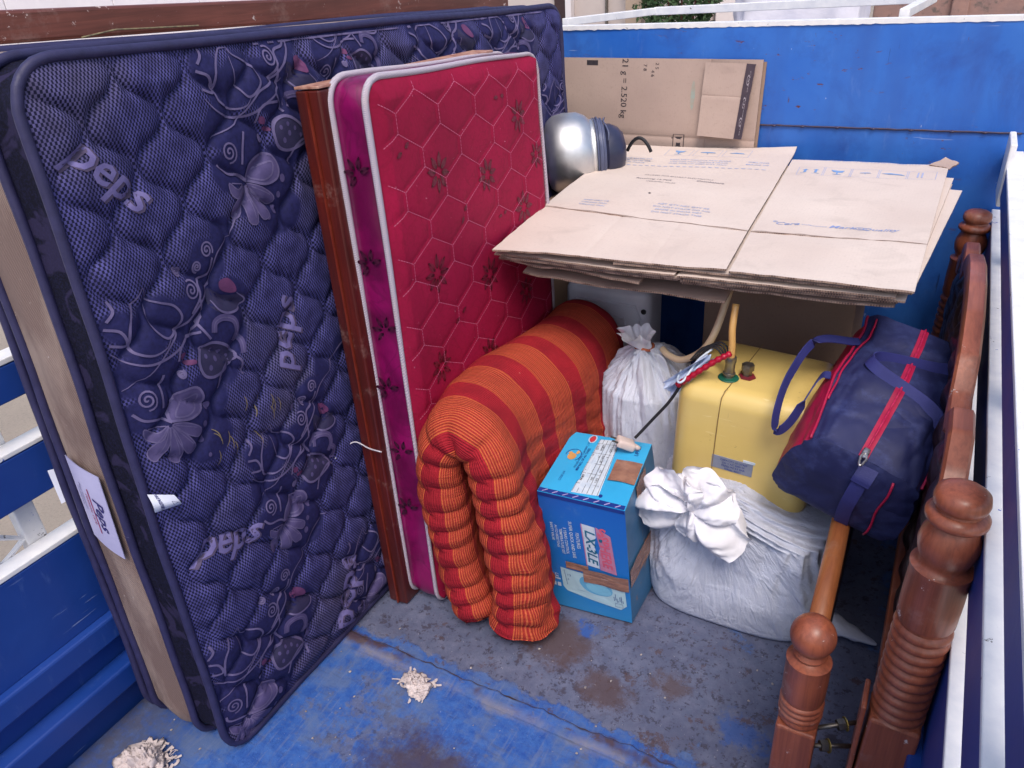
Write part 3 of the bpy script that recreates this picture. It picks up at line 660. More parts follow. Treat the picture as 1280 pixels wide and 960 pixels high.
# sewn labels
m_label = plain('white_satin_label', srgb(180, 178, 212), srgb(164, 162, 198), 8, .5); m_ink = plain('navy_ink', srgb(44, 42, 110), srgb(36, 34, 92), 30, .6); m_inkr = plain('crimson_ink', srgb(150, 40, 84), srgb(130, 30, 74), 30, .6)
def warp_label(name, c4_, parent, mat, curl=.004):
    A, B, C_, D = [np.array(p, float) for p in c4_]; n = np.cross(B - A, D - A); n /= np.linalg.norm(n)
    S = lambda u, v, h: A * (1 - u) * (1 - v) + B * u * (1 - v) + C_ * u * v + D * (1 - u) * v + n * (h + curl * math.sin(PI * u) * (1 + .5 * math.sin(3 * v)))
    V = [S(i / 8, j / 12, 0.) for i in range(9) for j in range(13)]
    V2 = [S(i / 8, j / 12, -.0012) for i in range(9) for j in range(13)]
    F = [tuple(f) for f in grid_faces(9, 13)] + [tuple(f[::-1]) for f in grid_faces(9, 13, off=117)]
    return build(name, V + V2, F, mat, parent), S
lb, S = warp_label('sewn_label', ((-1.420, .650, .598), (-1.335, .648, .562), (-1.328, .655, .768), (-1.420, .657, .795)), mt, m_label)
LS = lambda u, v, h: S(v, 1 - u, h)
d_ = Drape(LS, .001); d_.text('Peps', .52, .72, .34, 0, .02, .3, sx=.62); d_.build('lettering', m_ink, lb)
d_ = Drape(LS, .001); d_.line([(.25, .52), (.80, .52)], .035); d_.text('restonic care', .52, .44, .12, 0, .01, sx=.6); d_.build('lettering', m_inkr, lb)['kind'] = 'stuff'
d_ = Drape(LS, .001); d_.text('Peps Industries', .40, .28, .09, sx=.6); d_.text('Coimbatore', .42, .18, .08, sx=.6); d_.build('lettering', m_ink, lb)['kind'] = 'stuff'
# small white care tag curling off the front piping
def curl_tag(pts4, parent, name='care_tag', curl=.02):
    return warp_label(name, pts4, parent, plain('white_tag', srgb(225, 228, 240), srgb(205, 208, 226), 10, .55), curl)
tg, S2 = curl_tag(((-1.196, .662, .762), (-1.196, .664, .718), (-1.186, .715, .706), (-1.184, .705, .735)), mt, curl=.008)
d_ = Drape(lambda u, v, h: S2(v, u, h), .001); 
for i in range(4): d_.text(('NICAL', 'TEXTILES', 'CARE', 'PEPS')[i], .3, .15 + .22 * i, .17, PI / 2)
d_.line([(.72, .35), (.92, .5), (.72, .65)], .03, closed=True); d_.build('lettering', m_ink, tg)['kind'] = 'stuff'
tg2, _ = curl_tag(((-1.485, .66, .66), (-1.52, .66, .64), (-1.53, .665, .72), (-1.485, .665, .725)), mt)

# ------------------------------------------------------------------ bed base standing behind the mattress (left)
bb = empty('wooden_bed', (-1.53, 1.7, .3), 'bed frame with brown top beam and cream face wedged behind the large mattress', 'bed')
MB().hexa([(-1.585, .62, 1.528), (-1.515, .62, 1.528), (-1.515, 2.75, 1.43), (-1.585, 2.75, 1.43), (-1.585, .62, 1.583), (-1.515, .62, 1.583), (-1.515, 2.75, 1.485), (-1.585, 2.75, 1.485)], .006).build('beam', m_brownbeam, bb)
MB().hexa([(-1.535, .98, .30), (-1.510, .98, .30), (-1.510, 2.7, .30), (-1.535, 2.7, .30), (-1.535, .98, 1.508), (-1.510, .98, 1.508), (-1.510, 2.7, 1.430), (-1.535, 2.7, 1.430)], .002).build('panel', m_cream, bb)
MB().hexa([(-1.535, .66, 1.43), (-1.510, .66, 1.43), (-1.510, .978, 1.42), (-1.535, .978, 1.42), (-1.535, .66, 1.524), (-1.510, .66, 1.524), (-1.510, .978, 1.508), (-1.535, .978, 1.508)], .002).build('panel', m_cream, bb)
MB().tube([(-1.50, 1.02, 1.512), (-1.503, 1.1, 1.518), (-1.50, 1.18, 1.513), (-1.495, 1.3, 1.506)], .0016, 6).build('string', plain('dirty_string', srgb(150, 138, 100), srgb(90, 82, 70), 60, .8), bb)

# ------------------------------------------------------------------ red-brown board and small crimson mattress
bd = empty('wooden_board', (-1.15, 1.25, 0), 'reddish brown varnished board sandwiched between the navy and crimson mattresses', 'board')
MB().hexa([(-1.176, 1.218, 0), (-1.118, 1.222, 0), (-1.110, 1.92, 0), (-1.172, 1.92, 0), (-1.180, 1.226, 1.386), (-1.120, 1.230, 1.388), (-1.115, 1.92, 1.372), (-1.178, 1.92, 1.372)], .004).build('plank', m_redwood, bd)
MB().hexa([(-1.148, 1.2145, .002), (-1.144, 1.2145, .002), (-1.144, 1.219, .002), (-1.148, 1.219, .002), (-1.150, 1.2225, 1.386), (-1.146, 1.2225, 1.386), (-1.146, 1.227, 1.386), (-1.150, 1.227, 1.386)]).build('edge_bead', plain('lighter_bead', srgb(124, 46, 28), srgb(96, 30, 20), 30, .4), bd)  # narrow strip in a lighter red-brown than the plank
MB().hexa([(-1.180, 1.226, 1.3885), (-1.119, 1.230, 1.3905), (-1.114, 1.92, 1.3745), (-1.178, 1.92, 1.3745), (-1.180, 1.226, 1.394), (-1.119, 1.230, 1.396), (-1.114, 1.92, 1.380), (-1.178, 1.92, 1.380)], .001).build('top_edging', plain('chipped_edge', srgb(200, 160, 140), srgb(130, 70, 56), 40, .6), bd)
st_ = tag(MB().tube(catmull([(-1.105, 1.212, .536), (-1.14, 1.208, .54), (-1.185, 1.212, .545), (-1.20, 1.19, .54), (-1.205, 1.15, .528)], 8), .0018, 6).build('string', plain('white_twine', srgb(205, 200, 205), srgb(170, 165, 175), 60, .8), smooth=True), 'thin white string tied around the reddish brown board', 'string')

RU, RW = .79, 1.385
def hexd(u, v):
    """distance to the lines of a pointy-top hexagon net (w .163, side .042, slant .040)"""
    w_, a_, b_ = .163, .040, .041
    best = np.full(np.shape(u), 9.)
    pv_ = a_ + b_
    r = np.round(v / pv_).astype(int)
    for dr in (-1, 0, 1):
        rr = r + dr; off = np.where(rr % 2 == 0, 0., w_ / 2)
        cu_ = np.round((u - off) / w_) * w_ + off; x = np.abs(u - cu_); y = np.abs(v - rr * pv_)
        # hexagon half extents: |x|<w/2, y < a/2 + b*(1-2x/w)
        d1 = w_ / 2 - x; sl = b_ / (w_ / 2); d2 = (a_ / 2 + b_ - sl * x - y) / math.sqrt(1 + sl * sl)
        best = np.where((np.minimum(d1, d2) >= 0), np.minimum(best, np.minimum(d1, d2)), best)
    return np.where(best > 8, 0, best)
def hred(u, v):
    d = hexd(u + .02, v); e = np.minimum(np.minimum(u, RU - u), np.minimum(v, RW - v)); ed = np.clip(e / .04, 0, 1)
    return .0030 * (1 - np.exp(-(d / .010))) * ed + .014 * ed ** .7 + .006 * nz(u * .7, v * .6, 1.)
RC = ((-1.030, 1.252, .012), (-1.01, 2.035, .012), (-1.030, 2.005, 1.362), (-1.032, 1.262, 1.402))
SR = slab_S(*RC, RU, RW, hred); SRf = slab_S(*RC, RU, RW, lambda u, v: 0 * u)
rm = empty('mattress', (-1.08, 1.64, 0), 'small crimson mattress with white piping and stitched hexagons leaning upright', 'mattress')
nu, nv = 200, 340
uu, vv = warp_uv(RU, RW, .05, nu, nv)
g = N('crimson_ticking'); p = g.pos()
c = g.mix(g.ramp(g.noise(p, 5, 4.), .3, .7), srgb(158, 14, 60), srgb(138, 10, 52))
fineline = g.ramp(g.noise(g.scale(p, 1, 90, 90), 1.5, 3.), .45, .6, 0, .3); c = g.mix(fineline, c, srgb(128, 10, 44))
swirl = g.ramp(g.math('ABSOLUTE', g.math('SUBTRACT', g.noise(p, 13, 2., .5, 1.2), .5)), .0, .022, .35, 0); c = g.mix(swirl, c, srgb(116, 8, 40))
c = g.mix(g.ramp(g.noise(p, 55, 5., .75), .69, .71, 0, .7), c, srgb(214, 150, 170))
m_crim = g.fin(c, .75, g.bump(g.noise(g.scale(p, 1, 70, 70), 4, 3.), .25, .001), Specular_IOR_Level=.25)
rt = build('quilted_panel', SR(uu, vv).reshape(-1, 3), grid_faces(nu, nv), m_crim, rm)
# stitched hexagon lines (dashes)
dst = Drape(SR, .0012); w_, a_, b_ = .163, .040, .041; seen = set()
def dash(p0, p1):
    L_ = math.hypot(p1[0] - p0[0], p1[1] - p0[1]); n_ = max(2, int(L_ / .0075))
    for k in range(n_):
        q = [(p0[0] + (p1[0] - p0[0]) * t - .02, p0[1] + (p1[1] - p0[1]) * t) for t in ((k + .08) / n_, (k + .82) / n_)]
        if all(.012 < a < RU - .012 and .012 < b < RW - .012 for a, b in q): dst.line(q, .0017)
for r in range(-1, 18):
    for c_ in range(-1, 6):
        cx = c_ * w_ + (0 if r % 2 == 0 else w_ / 2); cy = r * (a_ + b_)
        P = [(cx, cy + a_ / 2 + b_), (cx + w_ / 2, cy + a_ / 2), (cx + w_ / 2, cy - a_ / 2), (cx, cy - a_ / 2 - b_)]
        for i in range(3): dash(P[i], P[i + 1])
        dash(P[0], (cx - w_ / 2, cy + a_ / 2))
o = dst.build('stitching', plain('pink_thread', srgb(196, 104, 134), srgb(176, 76, 108), 60, .7), rt); o['kind'] = 'stuff'
m_dkfl = plain('dark_flower_print', srgb(112, 10, 42), srgb(98, 8, 38), 40, .6)
def bloom(S, cu, cv_, r, parent, mat, a0=.2, n=8, u1=RU, v1=RW, elong=1.):
    d = Drape(S, .0016)
    for k in range(n):
        a = a0 + 2 * PI * k / n; d.fill([(min(max(x, .004), u1 - .004), min(max(y, .004), v1 - .004)) for x, y in petal(cu + .24 * r * math.cos(a), cv_ + .24 * r * math.sin(a), a, r * .75, r * .17, 7, .8)], 3)
    o = d.build('printed_flower', mat, parent); return tag(o, kind='stuff')
rnd = random.Random(5)
fl_ = [(.205, 1.17, .048), (.155, .94, .05), (.40, .86, .05), (.43, 1.12, .045), (.62, .99, .05), (.13, .70, .046), (.36, .64, .048), (.08, 1.24, .03), (.62, 1.24, .045), (.60, .74, .045), (.30, 1.05, .028), (.50, 1.0, .026), (.10, .46, .045), (.33, .42, .045), (.24, .80, .03), (.72, 1.12, .04), (.52, 1.30, .03)]
for x, y, r in fl_: bloom(SR, x, y, r, rt, m_dkfl, rnd.uniform(0, 1), 8 if r > .035 else 2)
g = N('magenta_satin_border'); p = g.pos()
c = g.mix(g.ramp(g.noise(p, 8, 3., .5, .8), .35, .65), srgb(138, 10, 88), srgb(94, 6, 60)); c = g.mix(g.ramp(g.math('ABSOLUTE', g.math('SUBTRACT', g.noise(p, 9, 2., .5, 1.5), .5)), 0, .03, .5, 0), c, srgb(84, 8, 54))
m_mag = g.fin(c, .32, g.bump(g.noise(g.scale(p, 1, 1, .3), 22, 4.), .35, .004), Sheen_Weight=0., Coat_Weight=.15)
NR = 300; olr = rrect(RU, RW, .055, NR)
def ringr(depth, out=0., wob=0.):
    c = np.array([RU / 2, RW / 2]); d = olr - c
    u = olr[:, 0] + out * np.sign(d[:, 0]) * (np.abs(d[:, 0]) > RU / 2 - .04); v = olr[:, 1] + out * np.sign(d[:, 1]) * (np.abs(d[:, 1]) > RW / 2 - .04)
    Q = SRf(u, v); Q[:, 0] -= depth; t = np.arange(NR)
    if wob: Q[:, 0] += wob * np.sin(t * .12 + depth * 70); Q[:, 2] += wob * np.sin(t * .17 + depth * 20); Q[:, 1] += wob * np.sin(t * .1 + 1)
    return Q
def stripr(d0, d1, nn=9):
    V = []
    for k in range(nn):
        t = k / (nn - 1); q = ringr(d0 + (d1 - d0) * t, .006 * math.sin(PI * t) - .001); a_ = np.arange(NR)
        q[:, 1] += .0025 * np.sin(a_ * .3 + 3 * math.sin(a_ .mean())) * math.sin(PI * t); V.append(q)
    return build('border', np.stack(V, 1).reshape(-1, 3), grid_faces(NR, nn, True), m_mag, rm)
bo = stripr(0, .086)
for z_, xo in ((1.22, -.045), (1.02, -.05), (.86, -.035), (.70, -.055), (.52, -.04), (.34, -.05)):
    S_ = lambda u, v, h, z_=z_, xo=xo: (-1.03 + xo + u, 1.252 + .007 * z_ - .0065 - h + .0, z_ + v)
    d = Drape(lambda u, v, h, z_=z_, xo=xo: S_(u, v, h), .0005)
    for k in range(5):
        a = .4 + 2 * PI * k / 7; d.fill(petal(.008 * math.cos(a), .008 * math.sin(a), a, .03, .0065, 6, .8), 2)
    tag(d.build('printed_flower', plain('dark_plum_print', srgb(70, 8, 44), srgb(60, 6, 40), 40, .5), bo), kind='stuff')
g = N('white_ribbed_piping'); p = g.pos(); s = g.sep(p)
rb = g.math('SINE', g.math('MULTIPLY', g.math('ADD', s[2], s[1]), 1500.)); c = g.mix(g.ramp(rb, -.2, .7), srgb(206, 196, 204), srgb(136, 124, 146))
c = g.mix(g.ramp(g.noise(p, 15, 4.), .55, .7, 0, .5), c, srgb(186, 168, 170)); m_wpipe = g.fin(c, .7, g.bump(rb, .6, .0008))
for dpt in (-.002, .088):
    MB().tube([tuple(x) for x in ringr(dpt, .003, .0018)], [.0064 + .0012 * math.sin(i * .05) for i in range(NR)], 8, closed=True).build('piping', m_wpipe, rm, smooth=True)
q = ringr(.087); build('back_panel', np.vstack([q, q.mean(0)[None]]), [(i, (i + 1) % NR, NR) for i in range(NR)], m_mag, rm, smooth=False)

# ------------------------------------------------------------------ folded striped quilt
def quilt():
    path = catmull([(-.893, .055), (-.925, .16), (-.953, .32), (-.965, .45), (-.955, .55), (-.915, .608), (-.868, .614), (-.820, .565), (-.800, .45), (-.786, .33), (-.776, .20), (-.778, .11), (-.786, .055)], 30)
    path = np.array(path); d = np.r_[0, np.cumsum(np.hypot(*(np.diff(path, axis=0)).T))]; Ls = d[-1]
    ns = 330; s = np.linspace(0, Ls, ns); px = np.interp(s, d, path[:, 0]); pz = np.interp(s, d, path[:, 1])
    tx = np.gradient(px, s); tz = np.gradient(pz, s); tl = np.hypot(tx, tz); tx /= tl; tz /= tl; nx, nz_ = -tz, tx     # left normal: outer side
    outer = np.sign((px + .865) * nx + (pz - .25) * nz_ + 1e-9); 
    R_ = .071; LEN = .84
    # closed section around the slab: outer face (front->back), rounded back, inner face, rounded front
    secs = []
    nf = 90
    for k in range(nf): secs.append(('o', R_ + (LEN - 2 * R_) * (k / (nf - 1)), 1.))
    for k in range(1, 10): a = PI * k / 10; secs.append(('b', LEN - R_ + R_ * math.sin(a), math.cos(a)))
    for k in range(nf): secs.append(('i', LEN - R_ - (LEN - 2 * R_) * (k / (nf - 1)), -1.))
    for k in range(1, 14): a = PI * k / 14; secs.append(('f', R_ - R_ * math.sin(a), -math.cos(a)))
    V = np.zeros((ns, len(secs), 3)); UV = np.zeros((ns, len(secs), 2))
    per = .060
    for j, (kind, y, w_) in enumerate(secs):
        arc = y if kind != 'f' else R_ - R_ * 0 - (R_ * PI / 2 - abs(math.asin(max(-1, min(1, -w_ if w_ < 0 else w_)))) * R_)
        if kind == 'f': arc = -(1 - abs(w_)) * R_ * .55 + .0 if False else R_ * abs(math.asin(w_)) - R_ * PI / 2 + R_
        if kind == 'i': arc = 2 * R_ - PI * R_ - y
        if kind == 'b': arc = LEN - R_ + R_ * math.asin(1 - k * 0) * 0 + R_ * math.acos(max(-1, min(1, w_)))
        fr = math.exp(-max(0, y - .0) / .060)                  # tufts live near the front edge
        ph = s / per * PI + .7 * np.sin(s * 7) + .35 * np.sin(s * 23) + (.6 if w_ > 0 else 0) * fr
        tuft = np.abs(np.sin(ph)) ** .75
        thick = R_ * (1 + .13 * fr * (tuft - .62) * (1 + .35 * np.sin(s * 17 + 1))) + .004 * np.sin(s * 21 + y * 9)
        dy = -.013 * fr * (tuft - .5) * (1 if kind == 'f' else .5)
        # soft wrinkles, stronger low on the right leg
        low = np.clip((s - .55 * Ls) / (.45 * Ls), 0, 1) * (1 if w_ > 0 else .3) * (y > .02)
        n_ = np.array([noise.noise(Vector((y * 9 + si * 11, si * 26 - y * 16, 3))) for si in s]); n2 = np.array([noise.noise(Vector((y * 4, si * 5, 8))) for si in s])
        ww = (.018 * low + .004) * n_ + .010 * n2 - .022 * low * math.exp(-((y - .20) / .10) ** 2) * 0
        wid = w_ * (thick + ww * (abs(w_) > .5)) * (1. if kind != 'o' else 1)
        # squash the inner gap so that the legs nearly touch
        zz = pz + nz_ * wid; xx = px + nx * wid
        zs = 1 - .055 * (y / LEN) * (zz > .3); yy = y + dy + .02 * (zz - .3) * 0
        V[:, j, 0] = xx - .050 * np.clip(y / .22, 0, 1) ** 2 * (3 - 2 * np.clip(y / .22, 0, 1)) + .060 * low * np.exp(-((y - .11) / .075) ** 2) * np.clip((.46 - pz) / .2, 0, 1) + .03 * max(0, y - .3) / .5 ; V[:, j, 1] = 1.195 + yy + .03 * np.clip(zz, 0, .7); V[:, j, 2] = np.maximum(zz * zs, .0015)
        UV[:, j, 0] = arc; UV[:, j, 1] = s
    o = V.reshape(-1, 3); nsec = len(secs)
    iu, iv = np.arange(ns - 1), np.arange(nsec)
    a, b = np.meshgrid(iu, iv, indexing='ij'); b2 = (b + 1) % nsec
    F = np.stack([a * nsec + b, (a + 1) * nsec + b, (a + 1) * nsec + b2, a * nsec + b2], -1).reshape(-1, 4)
    # close both ends of the folded slab with rounded caps
    Vl = [o]; Fl = [F]; off = len(o)
    for end, sg in ((0, -1), (ns - 1, 1)):
        c0 = V[end].mean(0); t = np.array([tx[end], 0, tz[end]]) * sg; prev = np.arange(nsec) + end * nsec
        for k, (sc_, out) in enumerate(((.8, .018), (.45, .030), (.05, .034))):
            r = c0 + (V[end] - c0) * np.array([sc_, 1 - (1 - sc_) * .12, sc_]) + t * out; r[:, 2] = np.maximum(r[:, 2], .0012)
            cur = np.arange(nsec) + off; Vl.append(r); off += nsec
            q = np.stack([prev, np.roll(prev, -1), np.roll(cur, -1), cur], -1); Fl.append(q if sg > 0 else q[:, ::-1]); prev = cur
    Vall = np.vstack(Vl); UVa = np.vstack([UV.reshape(-1, 2)] + [UV[0]] * 3 + [UV[-1]] * 3)
    return Vall, np.vstack(Fl), UVa
V, F, UVq = quilt()
g = N('red_orange_stripe_cotton'); uvn = g.sep(g.n('ShaderNodeUVMap').outputs[0]); p = g.pos()
wob = g.math('MULTIPLY', g.math('SUBTRACT', g.noise(p, 7, 3.), .5), .008); x = g.math('ADD', uvn[0], wob)
band = g.math('ABSOLUTE', g.math('SUBTRACT', g.math('FRACT', g.math('ADD', g.math('DIVIDE', x, .165), 1.20)), .5))       # .5 in the red centre
thr = g.ramp(x, -.005, .02, .095, 0); bandc = g.math('SUBTRACT', band, thr); isr = g.ramp(bandc, .278, .284)
fine = g.math('SINE', g.math('MULTIPLY', x, 2 * PI / .0066)); f2_ = g.math('SINE', g.math('MULTIPLY', x, 2 * PI / .0198))
orange = g.mix(g.ramp(fine, -.1, .5), srgb(152, 38, 38), srgb(192, 92, 58)); orange = g.mix(g.ramp(f2_, .5, .9, 0, .4), orange, srgb(120, 40, 26))
orange = g.mix(g.ramp(g.noise(g.scale(p, 60, 60, 60), 3, 2.), .4, .7, 0, .4), orange, srgb(176, 72, 34))
edge = g.ramp(g.math('ABSOLUTE', g.math('SUBTRACT', bandc, .281)), .006, .010, 1, 0)
red = g.mix(g.ramp(g.noise(p, 9, 4.), .35, .65), srgb(164, 30, 42), srgb(140, 22, 36))
c = g.mix(isr, orange, red); c = g.mix(g.math('MULTIPLY', edge, .7), c, srgb(206, 106, 54)); c = g.mix(g.ramp(g.noise(p, 3.5, 5., .65), .48, .68, 0, .3), c, srgb(104, 26, 30))
c = g.mix(g.ramp(g.noise(p, 60, 5., .75), .70, .72, 0, .6), c, srgb(220, 170, 150))
uvv = g.n('ShaderNodeUVMap').outputs[0]; gath = g.noise(g.scale(uvv, 7, 60, 1), 1., 4., .6, .4)
hh = g.math('ADD', g.math('ADD', g.math('MULTIPLY', fine, .25), g.math('MULTIPLY', gath, 1.8)), g.math('MULTIPLY', g.noise(p, 40, 5., .65, 1.), 1.0))
m_quilt = g.fin(c, .85, g.bump(hh, .55, .006), Specular_IOR_Level=.25)
ql = build('folded_quilt', V, F, m_quilt, uv=UVq, loc=(-.86, 1.6, 0)); tag(ql, 'folded red and orange striped cotton quilt standing beside the blue carton', 'quilt')

# ------------------------------------------------------------------ cardboard
def card_mat(name, c1, c2, axis=0):
    g = N(name); p = g.pos(); s = g.sep(p)
    c = g.mix(g.ramp(g.noise(p, 3, 4.), .3, .7), c1, c2)
    fl = g.math('SINE', g.math('MULTIPLY', s[axis], 2 * PI / .0075)); c = g.mix(g.ramp(fl, -1, 1, 0, .04), c, tuple(x * .8 for x in c2[:3]) + (1,))
    c = g.mix(g.ramp(g.noise(g.scale(p, 1, 1, 1, (3, 1, 2)), 7, 5., .65, .5), .56, .72, 0, .35), c, tuple(x * .72 for x in c2[:3]) + (1,))
    c = g.mix(g.ramp(g.noise(p, 130, 3.), .55, .8, 0, .4), c, tuple(x * .75 for x in c2[:3]) + (1,))
    return g.fin(c, .85, g.bump(g.math('ADD', g.math('MULTIPLY', fl, .05), g.noise(p, 9, 4.)), .3, .003))
m_card = card_mat('pale_cardboard', srgb(212, 197, 186), srgb(202, 185, 174)); m_card2 = card_mat('brown_cardboard', srgb(178, 156, 144), srgb(164, 142, 132), 0)
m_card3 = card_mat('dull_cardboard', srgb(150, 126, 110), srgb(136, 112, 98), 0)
g = N('corrugated_edge'); p = g.pos(); s = g.sep(p)
z_ = g.math('ABSOLUTE', g.math('SINE', g.math('MULTIPLY', g.math('ADD', s[0], s[1]), PI / .006)))
c = g.mix(g.ramp(z_, .2, .8), srgb(150, 122, 106), srgb(70, 52, 48)); c = g.mix(g.ramp(g.noise(p, 40, 4.), .4, .6, 0, .6), c, srgb(176, 150, 134)); m_edge = g.fin(c, .9)
m_blueink = plain('faded_blue_ink', srgb(96, 138, 190), srgb(132, 160, 200), 40, .8); m_blueink2 = plain('pale_blue_ink', srgb(150, 164, 200), srgb(172, 176, 200), 60, .8)
m_blackink = plain('black_ink', srgb(58, 50, 56), srgb(40, 34, 40), 60, .7); m_greyink = plain('grey_ink', srgb(120, 110, 118), srgb(140, 128, 130), 60, .8)

def quad_sheet(name, parent, c4, th, mat, nx=24, ny=24, sag=.003, seed=0., creases=(), edge=True, lift=None):
    """corrugated sheet: c4 = four corners ccw seen from the top face; returns object and its surface function"""
    A, B, C_, D = [np.array(p, float) for p in c4]; n = np.cross(B - A, D - A); n /= np.linalg.norm(n)
    def S(u, v, h=0.):
        q = A * (1 - u) * (1 - v) + B * u * (1 - v) + C_ * u * v + D * (1 - u) * v
        w = sag * fbm(u * 2.2 + seed, v * 2.2, seed) + .0012 * fbm(u * 9 + seed, v * 9, seed)
        for kind, t, d, wd in creases: w -= d * math.exp(-(((v if kind == 'v' else u) - t) / wd) ** 2)
        if lift: w += lift(u, v)
        return q + n * (h + w)
    us = sorted(set([i / nx for i in range(nx + 1)] + [min(1, max(0, t + k * wd * .7)) for kind, t, d, wd in creases if kind == 'u' for k in (-2, -1, 0, 1, 2)]))
    vs = sorted(set([i / ny for i in range(ny + 1)] + [min(1, max(0, t + k * wd * .7)) for kind, t, d, wd in creases if kind == 'v' for k in (-2, -1, 0, 1, 2)]))
    V = [S(u, v) for u in us for v in vs]; o = len(V); V += [S(u, v, -th) for u in us for v in vs]
    a_, b_ = len(us), len(vs); F = [tuple(f) for f in grid_faces(a_, b_)]; mi = [0] * len(F)
    F2 = [tuple(f[::-1]) for f in grid_faces(a_, b_, off=o)]; F += F2; mi += [0] * len(F2)
    rim = [i * b_ for i in range(a_)] + [(a_ - 1) * b_ + j for j in range(1, b_)] + [i * b_ + b_ - 1 for i in range(a_ - 2, -1, -1)] + [j for j in range(b_ - 2, 0, -1)]
    for k in range(len(rim)): x, y = rim[k], rim[(k + 1) % len(rim)]; F.append((y, x, x + o, y + o)); mi.append(1)
    ob = build(name, V, F, None, parent, mats=[mat, m_edge], midx=mi, smooth=False); autosmooth(ob, 30)
    return ob, S
def xy(x, y, z=.94): return (x, y, z)
GS = 'flattened cardboard cartons stacked in the truck bed'
# --- lower sheets first (from the bottom up)
def carton(lbl, panels, label_parent=None, mat=None):
    cs = [np.mean(np.array(p[0]), 0) for p in panels]; c = np.mean(cs, 0)
    e = empty('flattened_carton', (float(c[0]), float(c[1]), float(min(np.array(p[0])[:, 2].min() for p in panels)) - .004), lbl, 'carton', GS)
    return e, [quad_sheet('panel', e, p[0], .0045, mat or m_card, **(p[1] if len(p) > 1 else {})) for p in panels]
LV = []
Z = .887
carton('bottom flattened carton, its torn front flap hanging lowest at the left of the stack', [(((-.93, 1.68, Z - .015), (-.40, 1.70, Z - .028), (-.42, 2.5, Z), (-1.0, 2.5, Z)), dict(sag=.01, seed=1.2, lift=lambda u, v: -.010 * (1 - v) ** 3))], mat=m_card2)
Z += .011
carton('second flattened carton from the bottom with a short drooping left flap', [(((-.96, 1.665, Z), (-.60, 1.66, Z - .010), (-.62, 2.45, Z), (-1.02, 2.45, Z)), dict(sag=.006, seed=2.2)), (((-.50, 1.672, Z - .004), (-.04, 1.70, Z - .008), (-.02, 2.5, Z), (-.50, 2.5, Z)), dict(sag=.006, seed=3.1))], mat=m_card2)
Z += .009
for k, (dx, dy, lbl) in enumerate(((-.004, .004, 'flattened carton third from the bottom of the stack, edges flush with its neighbours'), (.006, -.004, 'flattened carton in the lower middle of the stack with a crushed corner'),
        (-.008, -.010, 'flattened carton in the upper middle of the stack, jutting a little at the left'))):
    carton(lbl, [(((-.982 + dx, 1.650 + dy, Z), (-.50 + dx, 1.655 + dy, Z), (-.52 + dx, 2.70, Z), (-1.07 + dx, 2.68, Z)), dict(sag=.003, seed=4. + k)),
                 (((-.495 + dx, 1.655 + dy, Z - .001), (-.030 + dx * 1.4, 1.690 + dy, Z - .002), (.020 - dx, 2.60, Z), (-.515 + dx, 2.70, Z)), dict(sag=.003, seed=7. + k))])
    Z += .0078
carton('flattened carton whose right panel sticks out beyond the right side of the stack', [(((-.60, 1.668, Z), (-.012, 1.698, Z - .003), (.055, 2.52, Z - .002), (-.58, 2.6, Z)), dict(sag=.004, seed=11., creases=(('v', .30, .002, .01),)))]); Z += .0065
carton('flattened carton directly below the top one with a pale front strip showing', [(((-.66, 1.642, Z - .001), (-.020, 1.685, Z - .004), (.028, 2.62, Z - .001), (-.60, 2.66, Z)), dict(sag=.003, seed=13.))]); Z += .0068
# --- the top carton: two big printed panels with front flaps
ZT = Z + .002
top_c = empty('flattened_carton', (-.5, 2.2, ZT - .006), 'topmost flattened carton, its two large panels printed with pale blue care symbols', 'carton', GS)
LF, LC, LB = (-.985, 1.622, ZT), (-1.02, 1.985, ZT), (-1.080, 2.765, ZT + .004)
MF, MC, MB_ = (-.392, 1.655, ZT + .001), (-.412, 1.935, ZT + .001), (-.462, 2.838, ZT + .002)
MF2, MC2, MB2 = (-.385, 1.652, ZT), (-.404, 1.935, ZT), (-.450, 2.70, ZT)
RF, RC2, RB = (-.008, 1.668, ZT), (-.004, 1.965, ZT), (.010, 2.742, ZT)
fl1, _ = quad_sheet('front_flap', top_c, (LF, MF, MC, LC), .0045, m_card, 30, 12, .004, 21., creases=(('u', .42, .0012, .012), ('u', .70, .0010, .01)), lift=lambda u, v: -.006 * (1 - u) ** 6 * (1 - v))
pl, SL = quad_sheet('panel', top_c, (LC, MC, MB_, LB), .0045, m_card, 34, 34, .004, 23., lift=lambda u, v: .010 * max(0, v - .93) / .07 * max(0, u - .75) * 4)
fl2, _ = quad_sheet('front_flap', top_c, (MF2, RF, RC2, MC2), .0045, m_card, 24, 12, .003, 25., lift=lambda u, v: -.004 * u ** 6 * (1 - v))
pr, SP = quad_sheet('panel', top_c, (MC2, RC2, RB, MB2), .0045, m_card, 30, 30, .0035, 27.)
# creases as slightly crushed score lines, drawn in a darker brown
d = Drape(lambda u, v, h: SL(u, v, h), .0007); d.line([(t, .004 + .002 * math.sin(t * 30)) for t in np.linspace(0, 1, 40)], .005); d.build('score_line', plain('score_brown', srgb(140, 116, 102), srgb(122, 98, 88), 60, .9), pl)
d = Drape(lambda u, v, h: SP(u, v, h), .0007); d.line([(t, .004 + .002 * math.sin(t * 24)) for t in np.linspace(0, 1, 40)], .005); d.build('score_line', plain('score_brown2', srgb(140, 116, 102), srgb(122, 98, 88), 60, .9), pr)
